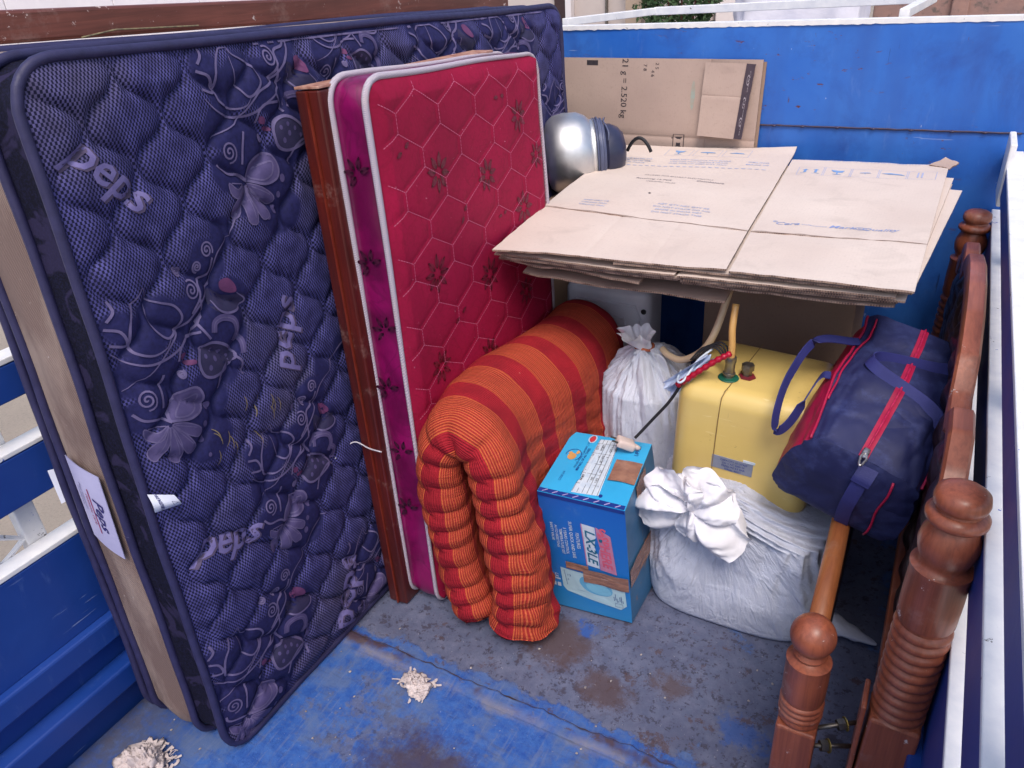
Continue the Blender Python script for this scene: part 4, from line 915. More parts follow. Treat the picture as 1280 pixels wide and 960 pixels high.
# printing on a panel in metres (origin front left of the panel)
def scaled(S, A, B, D, sc0=(0, 0)):
    Lu = np.linalg.norm(np.array(B) - np.array(A)); Lv = np.linalg.norm(np.array(D) - np.array(A)); return lambda u, v, h: S(u / Lu, v / Lv, h)
ML = scaled(SL, LC, MC, LB); MR = scaled(SP, MC2, RC2, MB2)
def icon_up(d, x, y, s_):
    for k in (-1, 1):
        d.rect(x + k * s_ * .28 - s_ * .07, x + k * s_ * .28 + s_ * .07, y - s_ * .35, y + s_ * .30); d.fill([(x + k * s_ * .28 - s_ * .16, y + s_ * .25), (x + k * s_ * .28 + s_ * .16, y + s_ * .25), (x + k * s_ * .28, y + s_ * .5)], 1)
    d.rect(x - s_ * .5, x + s_ * .5, y - s_ * .52, y - s_ * .45)
def icon_glass(d, x, y, s_):
    d.fill([(x - s_ * .34, y + s_ * .45), (x - s_ * .24, y + s_ * .02), (x, y - s_ * .08), (x + s_ * .24, y + s_ * .02), (x + s_ * .34, y + s_ * .45), (x + s_ * .05, y + s_ * .36)], 1); d.rect(x - s_ * .04, x + s_ * .04, y - s_ * .42, y - s_ * .05); d.rect(x - s_ * .22, x + s_ * .22, y - s_ * .5, y - s_ * .42)
def icon_umb(d, x, y, s_):
    d.fill([(x + .48 * s_ * math.cos(a), y + .3 * s_ * math.sin(a)) for a in np.linspace(0, PI, 12)], 1); d.line([(x, y), (x, y - .3 * s_), (x + .08 * s_, y - .36 * s_)], s_ * .05)
def icon_hand(d, x, y, s_):
    d.fill([(x - .5 * s_, y + .1 * s_), (x - .1 * s_, y + .22 * s_), (x + .35 * s_, y + .05 * s_), (x + .5 * s_, y - .16 * s_), (x + .1 * s_, y - .05 * s_), (x - .3 * s_, y + .0)], 1)
def frame(d, x0, x1, y0, y1, w=.0018):
    d.line([(x0, y0), (x1, y0), (x1, y1), (x0, y1)], w, closed=True)
def small_print(d, x, y, w, lines, size, word='HANDLE WITH CARE KEEP DRY'):
    rr = random.Random(int(x * 1000)); words = ('CEILING FAN', 'KEEP DRY', 'HANDLE WITH CARE', 'THIS SIDE UP', 'NET QTY', 'FRAGILE', 'MADE IN INDIA', 'DO NOT STACK')
    for k in range(lines):
        t = ' '.join(rr.choice(words) for _ in range(3))[:int(w / size / .62)]; d.text(t, x, y - k * size * 1.5, size, 0, .012)
def prints(name, mat, parent, S, fn, h=.0009):
    d = Drape(S, h); fn(d); o = d.build(name, mat, parent); o['kind'] = 'stuff'; return o
def f_(d):
    for i, ic in enumerate((icon_glass, icon_umb, icon_hand)): ic(d, .235 + i * .098, .70, .055)
    for k in range(30): d.line([(.02 + k * .018, .842), (.034 + k * .018, .842)], .004)
prints('blue_symbols', m_blueink, pl, ML, f_)
def f_(d):
    for i in range(3): frame(d, .192 + i * .098, .278 + i * .098, .655, .742)
    small_print(d, .10, .60, .14, 3, .016); small_print(d, .33, .60, .24, 3, .015); small_print(d, .52, .60, .08, 2, .018)
    for k in range(24): d.line([(.06 + k * .021, .515 + .0004 * k), (.073 + k * .021, .515 + .0004 * k)], .005)
    small_print(d, .14, .10, .10, 3, .014); small_print(d, .40, .13, .17, 4, .015)
prints('pale_blue_print', m_blueink2, pl, ML, f_)
def f_(d):
    d.text('PACKED FOR BHARAT ELECTRICALS', .31, .40, .014, -.10); d.text('Receiving 15 PCS', .24, .365, .017, -.10, .01); d.text('CERAMIC 30x30', .27, .335, .014, -.1); d.text('Coimbatore', .42, .365, .018, -.12, .015)
prints('grey_print', m_greyink, pl, ML, f_)
def f_(d):
    d.line([(.268, .218), (.276, .214), (.272, .206)], .004)
prints('small_tear', m_blackink, pl, ML, f_)
def f_(d):
    icon_up(d, .065, .62, .05); icon_glass(d, .135, .62, .052); icon_hand(d, .275, .62, .060); icon_umb(d, .205, .625, .03)
prints('blue_symbols', m_blueink, pr, MR, f_)
def f_(d):
    for i in range(5): frame(d, .032 + i * .070, .098 + i * .070, .575, .668)
    d.line([(.335, .59), (.335, .655)], .004); d.line([(.345, .59), (.345, .655)], .004)
    small_print(d, .22, .755, .28, 1, .012)
prints('pale_blue_print', m_blueink2, pr, MR, f_)
def f_(d):
    d.text('Cera', .075, .085, .030, 0, .006, .3); d.text('Mark', .205, .085, .030, 0, .006, .3); d.text('Quality', .29, .083, .028, 0, .006, .3); d.line(spiral(.248, .085, .014, 2.), .002)
prints('blue_script_print', plain('script_blue_ink', srgb(120, 140, 190), srgb(138, 152, 194), 50, .8), pr, MR, f_)
prints('pale_blue_print', m_blueink2, pr, MR, lambda d: (d.text('collections', .14, .085, .014, 0, 0, .2), d.text('e', .045, .10, .03)))
# torn flap standing up at the far right corner
quad_sheet('torn_flap', top_c, ((-.045, 2.715, ZT + .004), (.012, 2.69, ZT + .001), (.035, 2.74, ZT + .008), (-.005, 2.765, ZT + .016)), .004, m_card2, 6, 6, .004, 31.)

# --- large brown sheet leaning on the front wall
bc = empty('brown_carton_sheet', (-.97, 2.83, .02), 'folded brown carton leaning upright against the blue front panel', 'carton')
bs, SC = quad_sheet('panel', bc, ((-1.36, 2.800, .52), (-.612, 2.800, .52), (-.602, 2.842, 1.236), (-1.345, 2.842, 1.246)), .006, m_card2, 30, 30, .006, 41., creases=(('v', .63, .003, .008), ('u', .76, .003, .006)))
quad_sheet('panel', bc, ((-1.35, 2.812, .50), (-.602, 2.812, .50), (-.593, 2.850, 1.228), (-1.33, 2.850, 1.238)), .005, m_card3, 12, 12, .004, 43.)
fp, SF = quad_sheet('flap', bc, ((-.800, 2.786, .992), (-.640, 2.778, .985), (-.622, 2.822, 1.226), (-.795, 2.828, 1.230)), .005, m_card2, 10, 12, .004, 44., creases=(('v', .56, .0015, .012),))
band, SBn = quad_sheet('dark_printed_band', fp, ((-.668, 2.7770, .988), (-.640, 2.7755, .987), (-.622, 2.8195, 1.225), (-.652, 2.8205, 1.227)), .0015, plain('dark_violet_print', srgb(66, 52, 62), srgb(52, 42, 54), 20, .7), 4, 12, .002, 44.)
d = Drape(lambda u, v, h: SBn(.5 + u, v, h), .0008)
for k, v0 in enumerate((.22, .50, .80)):
    d.line([(x * 9, v0 + y) for x, y in [(a[0], a[1] * 3.6) for a in spiral(0, 0, .022, 1.6, k)]], .02); d.text('Oreo', .12, v0 - .02, .13, -PI / 2, .01, .2)
o = d.build('script_mark', plain('pale_grey_print', srgb(160, 150, 156), srgb(140, 130, 138), 30, .7), band); o['kind'] = 'stuff'
BCM = lambda u, v, h: SC((u + 1.36) / .75, (v - .52) / .72, h)
def f_(d):
    d.text('21 g = 2.520 kg', -1.108, 1.136, .033, -PI / 2, .002)
    for k, (x, y) in enumerate(((-1.03, 1.21), (-1.0, 1.19), (-.985, 1.215))): d.text(('7 8', '4 6', '2 5')[k], x, y, .018, -PI / 2)
    frame(d, -.905, -.865, .90, .985, .003); d.rect(-.893, -.877, .945, .972); d.rect(-.897, -.873, .972, .976); d.rect(-.897, -.873, .940, .944); d.line([(-.91, .90), (-.91, .975)], .003)
prints('black_print', m_blackink, bs, BCM, f_)
def f_(d): d.fill([(-.845 + .008 * math.cos(a), 1.12 + .05 * math.sin(a)) for a in np.linspace(0, 2 * PI, 14)[:-1]], 1)
prints('turquoise_smear', plain('turquoise_smear', srgb(148, 160, 152), srgb(160, 148, 134), 40, .8), bs, BCM, f_)
prints('tape_patch', m_blackink, bs, BCM, lambda d: d.rect(-1.26, -1.215, 1.215, 1.232))

# --- brown carton box standing under the stack
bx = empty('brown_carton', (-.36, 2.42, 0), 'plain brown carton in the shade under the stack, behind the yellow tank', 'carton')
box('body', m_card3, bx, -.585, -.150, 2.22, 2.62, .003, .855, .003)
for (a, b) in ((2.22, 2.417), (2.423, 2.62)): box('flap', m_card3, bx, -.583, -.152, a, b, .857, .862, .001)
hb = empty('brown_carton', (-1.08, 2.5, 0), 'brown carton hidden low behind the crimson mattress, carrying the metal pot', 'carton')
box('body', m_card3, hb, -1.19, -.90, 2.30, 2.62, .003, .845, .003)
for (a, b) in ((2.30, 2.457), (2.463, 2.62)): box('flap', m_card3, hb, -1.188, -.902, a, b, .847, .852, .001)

# ------------------------------------------------------------------ white appliance with rounded corner
wa = empty('white_appliance', (-.86, 2.15, 0), 'white appliance with rounded corners half hidden behind the folded quilt', 'appliance')
m_wplas = plain('white_plastic', srgb(205, 205, 215), srgb(188, 188, 202), 6, .45)
MB().box(-1.03, -.735, 2.13, 2.28, .01, .655, .035, 5).build('body', m_wplas, wa, smooth=True); autosmooth(wa.children[0], 40)
mb = MB()
for ins in (.028, .075):
    q = [(-1.03 + ins + (.295 - 2 * ins) * a, 2.128, .03 + ins + (.60 - 2 * ins) * b) for a, b in ((0, 0), (1, 0), (1, .92), (.93, 1), (.07, 1), (0, .92))]; mb.tube(q, .004, 6, closed=True)
mb.build('raised_rim', m_wplas, wa)
MB().lathe([(0, -.004), (.008, -.004), (.009, 0), (.005, .004), (0, .004)], 12, Matrix.Translation((-.752, 2.126, .588)) @ Matrix.Rotation(PI / 2, 4, 'X')).build('screw', m_dark, wa)

# ------------------------------------------------------------------ pots on their side behind the crimson mattress
def axis_mtx(o, d):
    z = Vector(d).normalized(); return Matrix.Translation(o) @ z.to_track_quat('Z', 'Y').to_matrix().to_4x4()
dirp = Vector((.86, .48, .05)).normalized(); P0 = Vector((-1.215, 2.40, .985))
g = N('spun_aluminium'); p = g.pos(); c = g.mix(g.ramp(g.noise(p, 10, 4.), .35, .65), srgb(222, 222, 222), srgb(196, 196, 198))
m_alu = g.fin(c, g.ramp(g.noise(p, 14, 3.), .3, .7, .36, .52), g.bump(g.noise(g.scale(p, 1, 60, 60), 3, 3.), .15, .001), Metallic=.95)
pot = tag(autosmooth(MB().lathe([(0, 0), (.075, .002), (.11, .012), (.128, .035), (.134, .07), (.132, .115), (.120, .142), (.104, .158), (.104, .165), (.108, .168), (.103, .171), (.099, .166), (.098, .158), (.112, .14), (.125, .11), (.127, .07), (.12, .035), (0, .012)], 48, axis_mtx(P0, dirp), cap=False).build('metal_pot', m_alu)), 'shiny round aluminium pot lying on its side behind the crimson mattress', 'pot')
bk = empty('plastic_bucket', tuple(P0 + dirp * .20), 'grey blue plastic bucket nested in the mouth of the metal pot', 'bucket')
m_gblue = plain('grey_blue_plastic', srgb(92, 98, 124), srgb(72, 78, 106), 12, .35)
autosmooth(MB().lathe([(.0, .166), (.094, .166), (.100, .170), (.105, .182), (.103, .194), (.096, .202), (.0, .203)], 40, axis_mtx(P0, dirp), cap=False).build('body', m_gblue, bk))
mb = MB(); M_ = axis_mtx(P0, dirp)
for zz, r in ((.174, .1045), (.182, .107), (.195, .103)): mb.tube([M_ @ Vector((r * math.cos(a), r * math.sin(a), zz)) for a in np.linspace(0, 2 * PI, 37)[:-1]], .003, 6, closed=True)
mb.build('rim', m_gblue, bk, smooth=True)
kt = empty('dark_kettle', tuple(P0 + dirp * .28), 'dark blue grey vessel with a curved black handle nearest the folded carton sheet', 'kettle')
m_dvess = plain('dark_enamel', srgb(50, 54, 80), srgb(36, 38, 60), 10, .35)
autosmooth(MB().lathe([(0, .204), (.088, .204), (.093, .212), (.090, .228), (.078, .252), (.060, .268), (.030, .276), (0, .278)], 40, axis_mtx(P0 - Vector((0, 0, .008)), dirp), cap=False).build('body', m_dvess, kt))
c0 = P0 + dirp * .262 + Vector((.0, 0, -.015))
MB().tube([c0 + Vector((.015 + .085 * (k / 12), .02, .045 * math.sin(PI * k / 12) ** .8 - .0)) for k in range(13)], .006, 8).build('handle', m_dark, kt, smooth=True)
mb = MB(); mb.tube([M_ @ Vector(((.103 - .0005 * k) * math.cos(.9 + k * .25), (.103) * math.sin(.9 + k * .25), .208 + .006 * math.sin(k * 1.3))) for k in range(8)], .0025, 6)
mb.build('wire', m_gblue, kt, smooth=True)

# ------------------------------------------------------------------ blue printed carton (wash basin)
bb_ = empty('blue_carton', (-.66, 1.52, 0), 'small bright blue printed carton sealed with brown tape, standing beside the quilt', 'carton')
T4 = [np.array(p) for p in ((-.746, 1.352, .428), (-.520, 1.370, .424), (-.556, 1.662, .426), (-.774, 1.632, .429))]
B4 = [np.array(p) for p in ((-.746, 1.402, .002), (-.516, 1.424, .002), (-.512, 1.700, .002), (-.745, 1.680, .002))]
g = N('blue_carton_print'); p = g.pos(); s = g.sep(p)
c = g.mix(g.ramp(s[2], .02, .42), srgb(28, 122, 196), srgb(24, 96, 186)); c = g.mix(g.ramp(s[2], .0, .14), srgb(46, 138, 200), c)
c = g.mix(g.ramp(g.noise(p, 26, 6., .7), .55, .75, 0, .3), c, srgb(96, 150, 196)); c = g.mix(g.ramp(g.noise(p, 60, 5., .75), .68, .70, 0, .5), c, srgb(160, 180, 196))
m_bcart = g.fin(c, .42, g.bump(g.noise(p, 11, 4.), .3, .004))
m_cyan = plain('cyan_carton_print', srgb(58, 172, 222), srgb(48, 160, 214), 5, .4, .25, 12, .004, dirt=(srgb(150, 176, 186), 40., .72))
m_side = plain('blue_grey_carton_side', srgb(52, 112, 158), srgb(66, 106, 140), 6, .5, .3, 14, .004, dirt=(srgb(130, 112, 110), 14., .62))
def face(name, A, B, C_, D, mat, par, seed, n=14, amp=.003):
    A, B, C_, D = [np.array(q, float) for q in (A, B, C_, D)]; nn = np.cross(B - A, D - A); nn /= np.linalg.norm(nn)
    def S(u, v, h=0.):
        e = min(u, 1 - u, v, 1 - v); e = min(1, max(0, e) / .12)
        return A * (1 - u) * (1 - v) + B * u * (1 - v) + C_ * u * v + D * (1 - u) * v + nn * (h + amp * e * (.6 + fbm(u * 2.5 + seed, v * 2.5, seed)))
    V = [S(i / n, j / n) for i in range(n + 1) for j in range(n + 1)]
    return V, [tuple(f) for f in grid_faces(n + 1, n + 1)], S
shell = MB(); allf = []
Vf, Ff, SFr = face('front', B4[0], B4[1], T4[1], T4[0], None, None, 1.)
Vt, Ft, STp = face('top', T4[0], T4[1], T4[2], T4[3], None, None, 2.)
Vr, Fr, SRi = face('side', B4[1], B4[2], T4[2], T4[1], None, None, 3.)
Vl, Fl_, _ = face('side', B4[3], B4[0], T4[0], T4[3], None, None, 4.)
Vb, Fb, _ = face('back', B4[2], B4[3], T4[3], T4[2], None, None, 5.)
V = []; F = []; mi = []
for k, (a, b, m_) in enumerate(((Vf, Ff, 0), (Vr, Fr, 2), (Vl, Fl_, 2), (Vb, Fb, 0))):
    o = len(V); V += a; F += [tuple(i + o for i in f) for f in b]; mi += [m_] * len(b)
o = len(V); V += [tuple(q) for q in B4]; F.append((o + 3, o + 2, o + 1, o)); mi.append(2)
o = len(V); V += [tuple(q - np.array([0, 0, .006])) for q in T4]; F.append((o, o + 1, o + 2, o + 3)); mi.append(2)
body = build('body', V, F, None, bb_, mats=[m_bcart, m_cyan, m_side], midx=mi)
o_ = build('lid_flap', Vt, Ft, m_cyan, bb_)
autosmooth(body, 30)
W1 = np.linalg.norm(T4[1] - T4[0]); H1 = np.linalg.norm(T4[0] - B4[0]); D1 = np.linalg.norm(T4[3] - T4[0])
FR = lambda u, v, h: SFr(u / W1, v / H1, h); TP = lambda u, v, h: STp(u / W1, v / D1, h); RI = lambda u, v, h: SRi(u / D1, v / H1, h)
def dp(name, mat, par, S, fn, h=.0012, stuff=True):
    d = Drape(S, h); fn(d); o = d.build(name, mat, par, smooth=False)
    if stuff: o['kind'] = 'stuff'
    return o
m_wpr = plain('white_print', srgb(206, 216, 226), srgb(180, 196, 214), 50, .5); m_pink = plain('pink_print', srgb(200, 132, 158), srgb(172, 112, 148), 40, .5); m_teal = plain('teal_print', srgb(28, 110, 140), srgb(24, 90, 124), 40, .5)
m_basin = plain('pale_basin_print', srgb(176, 206, 216), srgb(158, 192, 206), 9, .45); m_bowl = plain('basin_bowl_print', srgb(104, 172, 208), srgb(84, 156, 200), 9, .45); m_bowl2 = plain('basin_bowl_light', srgb(128, 190, 216), srgb(112, 178, 210), 9, .45)
m_dkblue = plain('dark_blue_print', srgb(26, 58, 140), srgb(22, 46, 120), 20, .5); m_orng = plain('orange_print', srgb(212, 160, 96), srgb(190, 140, 84), 30, .5)
dp('striped_border', m_dkblue, body, FR, lambda d: d.rect(.001, W1 - .001, H1 - .012, H1 - .001, 4))
dp('white_panel', m_wpr, body, FR, lambda d: d.fill([(.118, .200), (.150, .196), (.146, .348), (.112, .352)], 3), .0014)
dp('pink_panel', m_pink, body, FR, lambda d: (d.fill([(.152, .192), (.196, .188), (.186, .328), (.148, .350)], 3), d.line([(.111, .352), (.117, .198)], .003)), .0014)
dp('lettering', m_teal, body, FR, lambda d: d.text('LX-3LE', .132, .274, .036, -PI / 2 + .02, .022, .25, sx=1.12), .0019)
dp('lettering', plain('rose_print', srgb(214, 96, 124), srgb(200, 84, 112), 30, .5), body, FR, lambda d: (d.text('SPHERE', .169, .268, .036, -PI / 2 + .05, .025, .2), d.text('S', .163, .334, .04, -.3, .03)), .0019)
dp('lettering', m_teal, body, FR, lambda d: d.fill([(.160 + .005 * math.cos(a), .307 + .006 * math.sin(a)) for a in np.linspace(0, 2 * PI, 9)[:-1]], 1), .0022)
def f_(d):
    rows = (('FEATURES', .098, .285, .013), ('SUPER QUICK AND SAFE', .082, .282, .012), ('5 YEARS CONTROL', .066, .275, .011), ('TEMPERATURE SET', .054, .270, .011), ('AUTO RESETTING', .042, .285, .010), ('SAFETY VALVE', .030, .300, .010))
    for t, x, y, sz in rows: d.text(t, x, y, sz, -PI / 2 + .03, .012)
dp('small_white_lettering', m_wpr, body, FR, f_)
def f_(d):
    d.text('PART', .028, .10, .0, 0) if False else None
    for k in range(2): d.rect(.012 + k * .014, .022 + k * .014, .085, .100)
    d.rect(.020, .036, .112, .118); d.text('LX', .026, .128, .014, -PI / 2, .02)
dp('white_marks', m_wpr, body, FR, f_)
dp('basin_picture', m_basin, body, FR, lambda d: (d.fill([(.040, .166), (.120, .158), (.213, .152), (.216, .068), (.200, .050), (.120, .060), (.052, .074), (.042, .090)], 5)), .0014)
dp('basin_picture_bowl', m_bowl, body, FR, lambda d: d.fill([(.135 + .045 * math.cos(a), .120 + .034 * math.sin(a) - .15 * (.045 * math.cos(a))) for a in np.linspace(0, 2 * PI, 30)[:-1]], 3), .0018)
dp('basin_picture_bowl_light', m_bowl2, body, FR, lambda d: d.fill([(.142 + .034 * math.cos(a), .112 + .022 * math.sin(a) - .15 * (.034 * math.cos(a))) for a in np.linspace(0, 2 * PI, 24)[:-1]], 3), .0022)
def f_(d):
    for k in range(7): d.line([(.184 + k * .004, .082 + .004 * math.sin(k * 2.)), (.183 + k * .004, .098 + .012 * math.sin(k * 1.7))], .0014)
    d.text('12', .062, .140, .012); d.text('.5', .058, .122, .01); frame(d, .186, .206, .06, .074, .0012); d.line([(.05, .16), (.055, .10)], .001)
dp('basin_picture_marks', m_dkblue, body, FR, f_, .0024)
# top printing
dp('white_table', m_wpr, o_, TP, lambda d: d.fill([(.082, .022), (.152, .028), (.140, .268), (.086, .262)], 5), .0013)
def f_(d):
    for k in range(6): d.line([(.0835 + k * .0125 * 1.04, .026), (.0875 + k * .0105, .262)], .001)
    for k in range(5): d.line([(.083, .06 + k * .045), (.147 - k * .001, .064 + k * .045)], .001)
    rr = random.Random(3)
    for k in range(5):
        for j in range(4):
            if rr.random() < .8: d.text(rr.choice(('QTY 1', 'RS 2450', 'NOS', 'LX3', 'IVORY', '1 NO')), .092 + k * .0125, .085 + j * .046, .009, PI / 2, .015)
dp('table_lettering', m_blackink, o_, TP, f_, .0018)
dp('lettering', m_dkblue, o_, TP, lambda d: (d.text('MRP INCL OF ALL TAXES', .070, .16, .0095, PI / 2 - .03, .015), d.text('PACKED ON', .060, .14, .008, PI / 2 - .03), d.text('NET CONTENTS 1 UNIT', .062, .205, .008, PI / 2), d.text('CODE 214', .040, .075, .009, PI / 2), d.text('UPPER', .200, .235, .016, PI / 2, .01, .3), d.text('UPPER', .160, .15, .016, PI / 2, .01, .3)))
dp('red_oval_mark', plain('red_print', srgb(196, 60, 70), srgb(176, 50, 60), 20, .5), o_, TP, lambda d: d.fill([(.066 + .008 * math.cos(a), .258 + .016 * math.sin(a)) for a in np.linspace(0, 2 * PI, 16)[:-1]], 2), .0012)
dp('white_oval_mark', m_wpr, o_, TP, lambda d: d.line([(.066 + .010 * math.cos(a), .258 + .019 * math.sin(a)) for a in np.linspace(0, 2 * PI, 16)[:-1]], .003, closed=True), .0014)
def f_(d):
    d.fill([(.036 + .012 * math.cos(a), .165 + .016 * math.sin(a)) for a in np.linspace(0, 2 * PI, 12)[:-1]], 2); d.fill([(.028 + .006 * math.cos(a), .180 + .006 * math.sin(a)) for a in np.linspace(0, 2 * PI, 8)[:-1]], 1); d.fill([(.047 + .005 * math.cos(a), .186 + .009 * math.sin(a)) for a in np.linspace(0, 2 * PI, 8)[:-1]], 1)
dp('orange_emblem', m_orng, o_, TP, f_); dp('emblem_ring', m_dkblue, o_, TP, lambda d: d.line([(.038 + .021 * math.cos(a), .172 + .027 * math.sin(a)) for a in np.linspace(-1, 3.2, 20)], .002))
dp('dark_dot', m_dkblue, o_, TP, lambda d: d.fill([(.157 + .005 * math.cos(a), .030 + .006 * math.sin(a)) for a in np.linspace(0, 2 * PI, 12)[:-1]], 1))
dp('dark_front_band', m_dkblue, o_, TP, lambda d: d.rect(.001, W1 - .002, .001, .016, 4))
dp('slashes', plain('lilac_print', srgb(176, 160, 204), srgb(150, 140, 196), 30, .5), o_, TP, lambda d: [d.line([(.012 + k * .027, .003), (.024 + k * .027, .013)], .003) for k in range(8)], .0016)
# brown packing tape with wrinkles
g = N('brown_packing_tape'); p = g.pos(); c = g.mix(g.ramp(g.noise(g.scale(p, 20, 20, 90), 1.6, 4., .6), .35, .65), srgb(158, 118, 100), srgb(132, 94, 82))
c = g.mix(g.ramp(g.noise(g.scale(p, 14, 14, 140), 1.3, 3.), .64, .68, 0, .7), c, srgb(200, 168, 156)); m_tape = g.fin(c, .25, g.bump(g.noise(g.scale(p, 14, 14, 120), 1.3, 4.), .7, .003))
def tapeS(S, amp=.0016): return lambda u, v, h: S(u, v, h + amp * max(-.5, noise.noise(Vector((u * 30, v * 90, 2)))) + amp)
t1 = Drape(tapeS(FR), .0022); t1.rect(.058, .12, .172, .198, 10); t1.build('tape', m_tape, bb_)
t1 = Drape(tapeS(FR), .0030); t1.rect(.104, W1 - .001, .132, .184, 16); t1.build('tape', m_tape, bb_)
t1 = Drape(tapeS(RI), .0022); t1.rect(.001, .20, .145, .215, 14); t1.build('tape', m_tape, bb_)
t1 = Drape(tapeS(TP), .0022); t1.rect(.155, W1 - .001, .095, .185, 14); t1.build('tape', m_tape, bb_)
t1 = Drape(tapeS(RI), .0022); t1.rect(.095, .185, .36, H1 - .002, 10); t1.build('tape', m_tape, bb_)

# ------------------------------------------------------------------ woven plastic sacks
g = N('white_woven_sack'); p = g.pos(); s = g.sep(p)
c = g.mix(g.ramp(g.noise(p, 7, 4.), .3, .7), srgb(186, 190, 208), srgb(168, 174, 198))
wv = g.math('MULTIPLY', g.math('SINE', g.math('MULTIPLY', g.math('ADD', s[0], s[1]), 1700.)), g.math('SINE', g.math('MULTIPLY', s[2], 1700.)))
c = g.mix(g.ramp(wv, 0, 1, 0, .12), c, srgb(150, 156, 186)); c = g.mix(g.ramp(g.noise(p, 30, 6., .75), .62, .75, 0, .35), c, srgb(140, 140, 156))
n1 = g.noise(g.scale(p, 1, 1, 1), 16, 5., .62, 1.6); n2 = g.noise(g.scale(p, 3, 3, .8, (1, 1, 1)), 10, 4., .6, 1.)
n3 = g.noise(g.scale(p, 1.6, 1.6, .5, (4, 1, 2)), 9, 3., .5, .6)
hh = g.math('ADD', g.math('MULTIPLY', g.math('ABSOLUTE', g.math('SUBTRACT', n3, .5)), 1.8), g.math('MULTIPLY', n2, .35))
m_sack = g.fin(c, .42, g.bump(hh, .5, .010, None))
def sack_mat(name, K, c1, c2, amp=.014):
    g = N(name); p = g.pos(); s = g.sep(p); dx = g.math('SUBTRACT', s[0], K[0]); dy = g.math('SUBTRACT', s[1], K[1]); dz = g.math('SUBTRACT', s[2], K[2])
    r = g.math('SQRT', g.math('ADD', g.math('MULTIPLY', dx, dx), g.math('MULTIPLY', dz, dz))); ang = g.math('ARCTAN2', dx, g.math('MULTIPLY', dz, -1.))
    cx = g.n('ShaderNodeCombineXYZ'); g.set(cx.inputs[0], g.math('ADD', g.math('MULTIPLY', ang, 3.4), g.math('MULTIPLY', r, 1.5))); g.set(cx.inputs[1], g.math('MULTIPLY', r, 2.6)); g.set(cx.inputs[2], g.math('MULTIPLY', s[1], 2.))
    a = g.noise(cx.outputs[0], 1.7, 3., .55, .5); a = g.math('ABSOLUTE', g.math('SUBTRACT', a, .5)); b = g.noise(cx.outputs[0], 4.6, 4., .6, .8); b = g.math('ABSOLUTE', g.math('SUBTRACT', b, .5)); n4 = g.math('ABSOLUTE', g.math('SUBTRACT', g.noise(g.scale(p, 1, 1, 1.6, (2, 6, 1)), 10, 4., .6, 1.), .5))
    h = g.math('ADD', g.math('ADD', g.math('MULTIPLY', a, 2.4), g.math('MULTIPLY', b, 1.1)), g.math('MULTIPLY', n4, .7))
    wv = g.math('MULTIPLY', g.math('SINE', g.math('MULTIPLY', g.math('ADD', s[0], s[1]), 1500.)), g.math('SINE', g.math('MULTIPLY', s[2], 1500.)))
    c = g.mix(g.ramp(g.noise(p, 7, 4.), .3, .7), c1, c2); c = g.mix(g.ramp(wv, 0, 1, 0, .16), c, srgb(140, 146, 176)); c = g.mix(g.ramp(g.noise(p, 24, 7., .78), .58, .68, 0, .35), c, srgb(134, 134, 150)); c = g.mix(g.ramp(g.noise(p, 60, 4., .7), .74, .76, 0, .8), c, srgb(70, 70, 84))
    return g.fin(c, .45, g.bump(g.math('ADD', h, g.math('MULTIPLY', wv, .03)), .6, amp))
m_sk1 = sack_mat('woven_sack_radial_creases', (-.375, 1.6, .42), srgb(208, 212, 226), srgb(190, 196, 216)); m_sk2 = sack_mat('small_sack_radial_creases', (-.655, 1.87, .62), srgb(212, 216, 228), srgb(194, 200, 218), .012)
g = N('white_sack_inside'); p = g.pos(); c = g.mix(g.ramp(g.noise(p, 12, 5.), .3, .7), srgb(232, 230, 234), srgb(208, 208, 218)); n1 = g.noise(p, 9, 3., .5, .8)
m_sackw = g.fin(c, .45, g.bump(g.math('ABSOLUTE', g.math('SUBTRACT', n1, .5)), .35, .012))
def ridge(x): return 1 - abs(2 * (x - math.floor(x)) - 1)
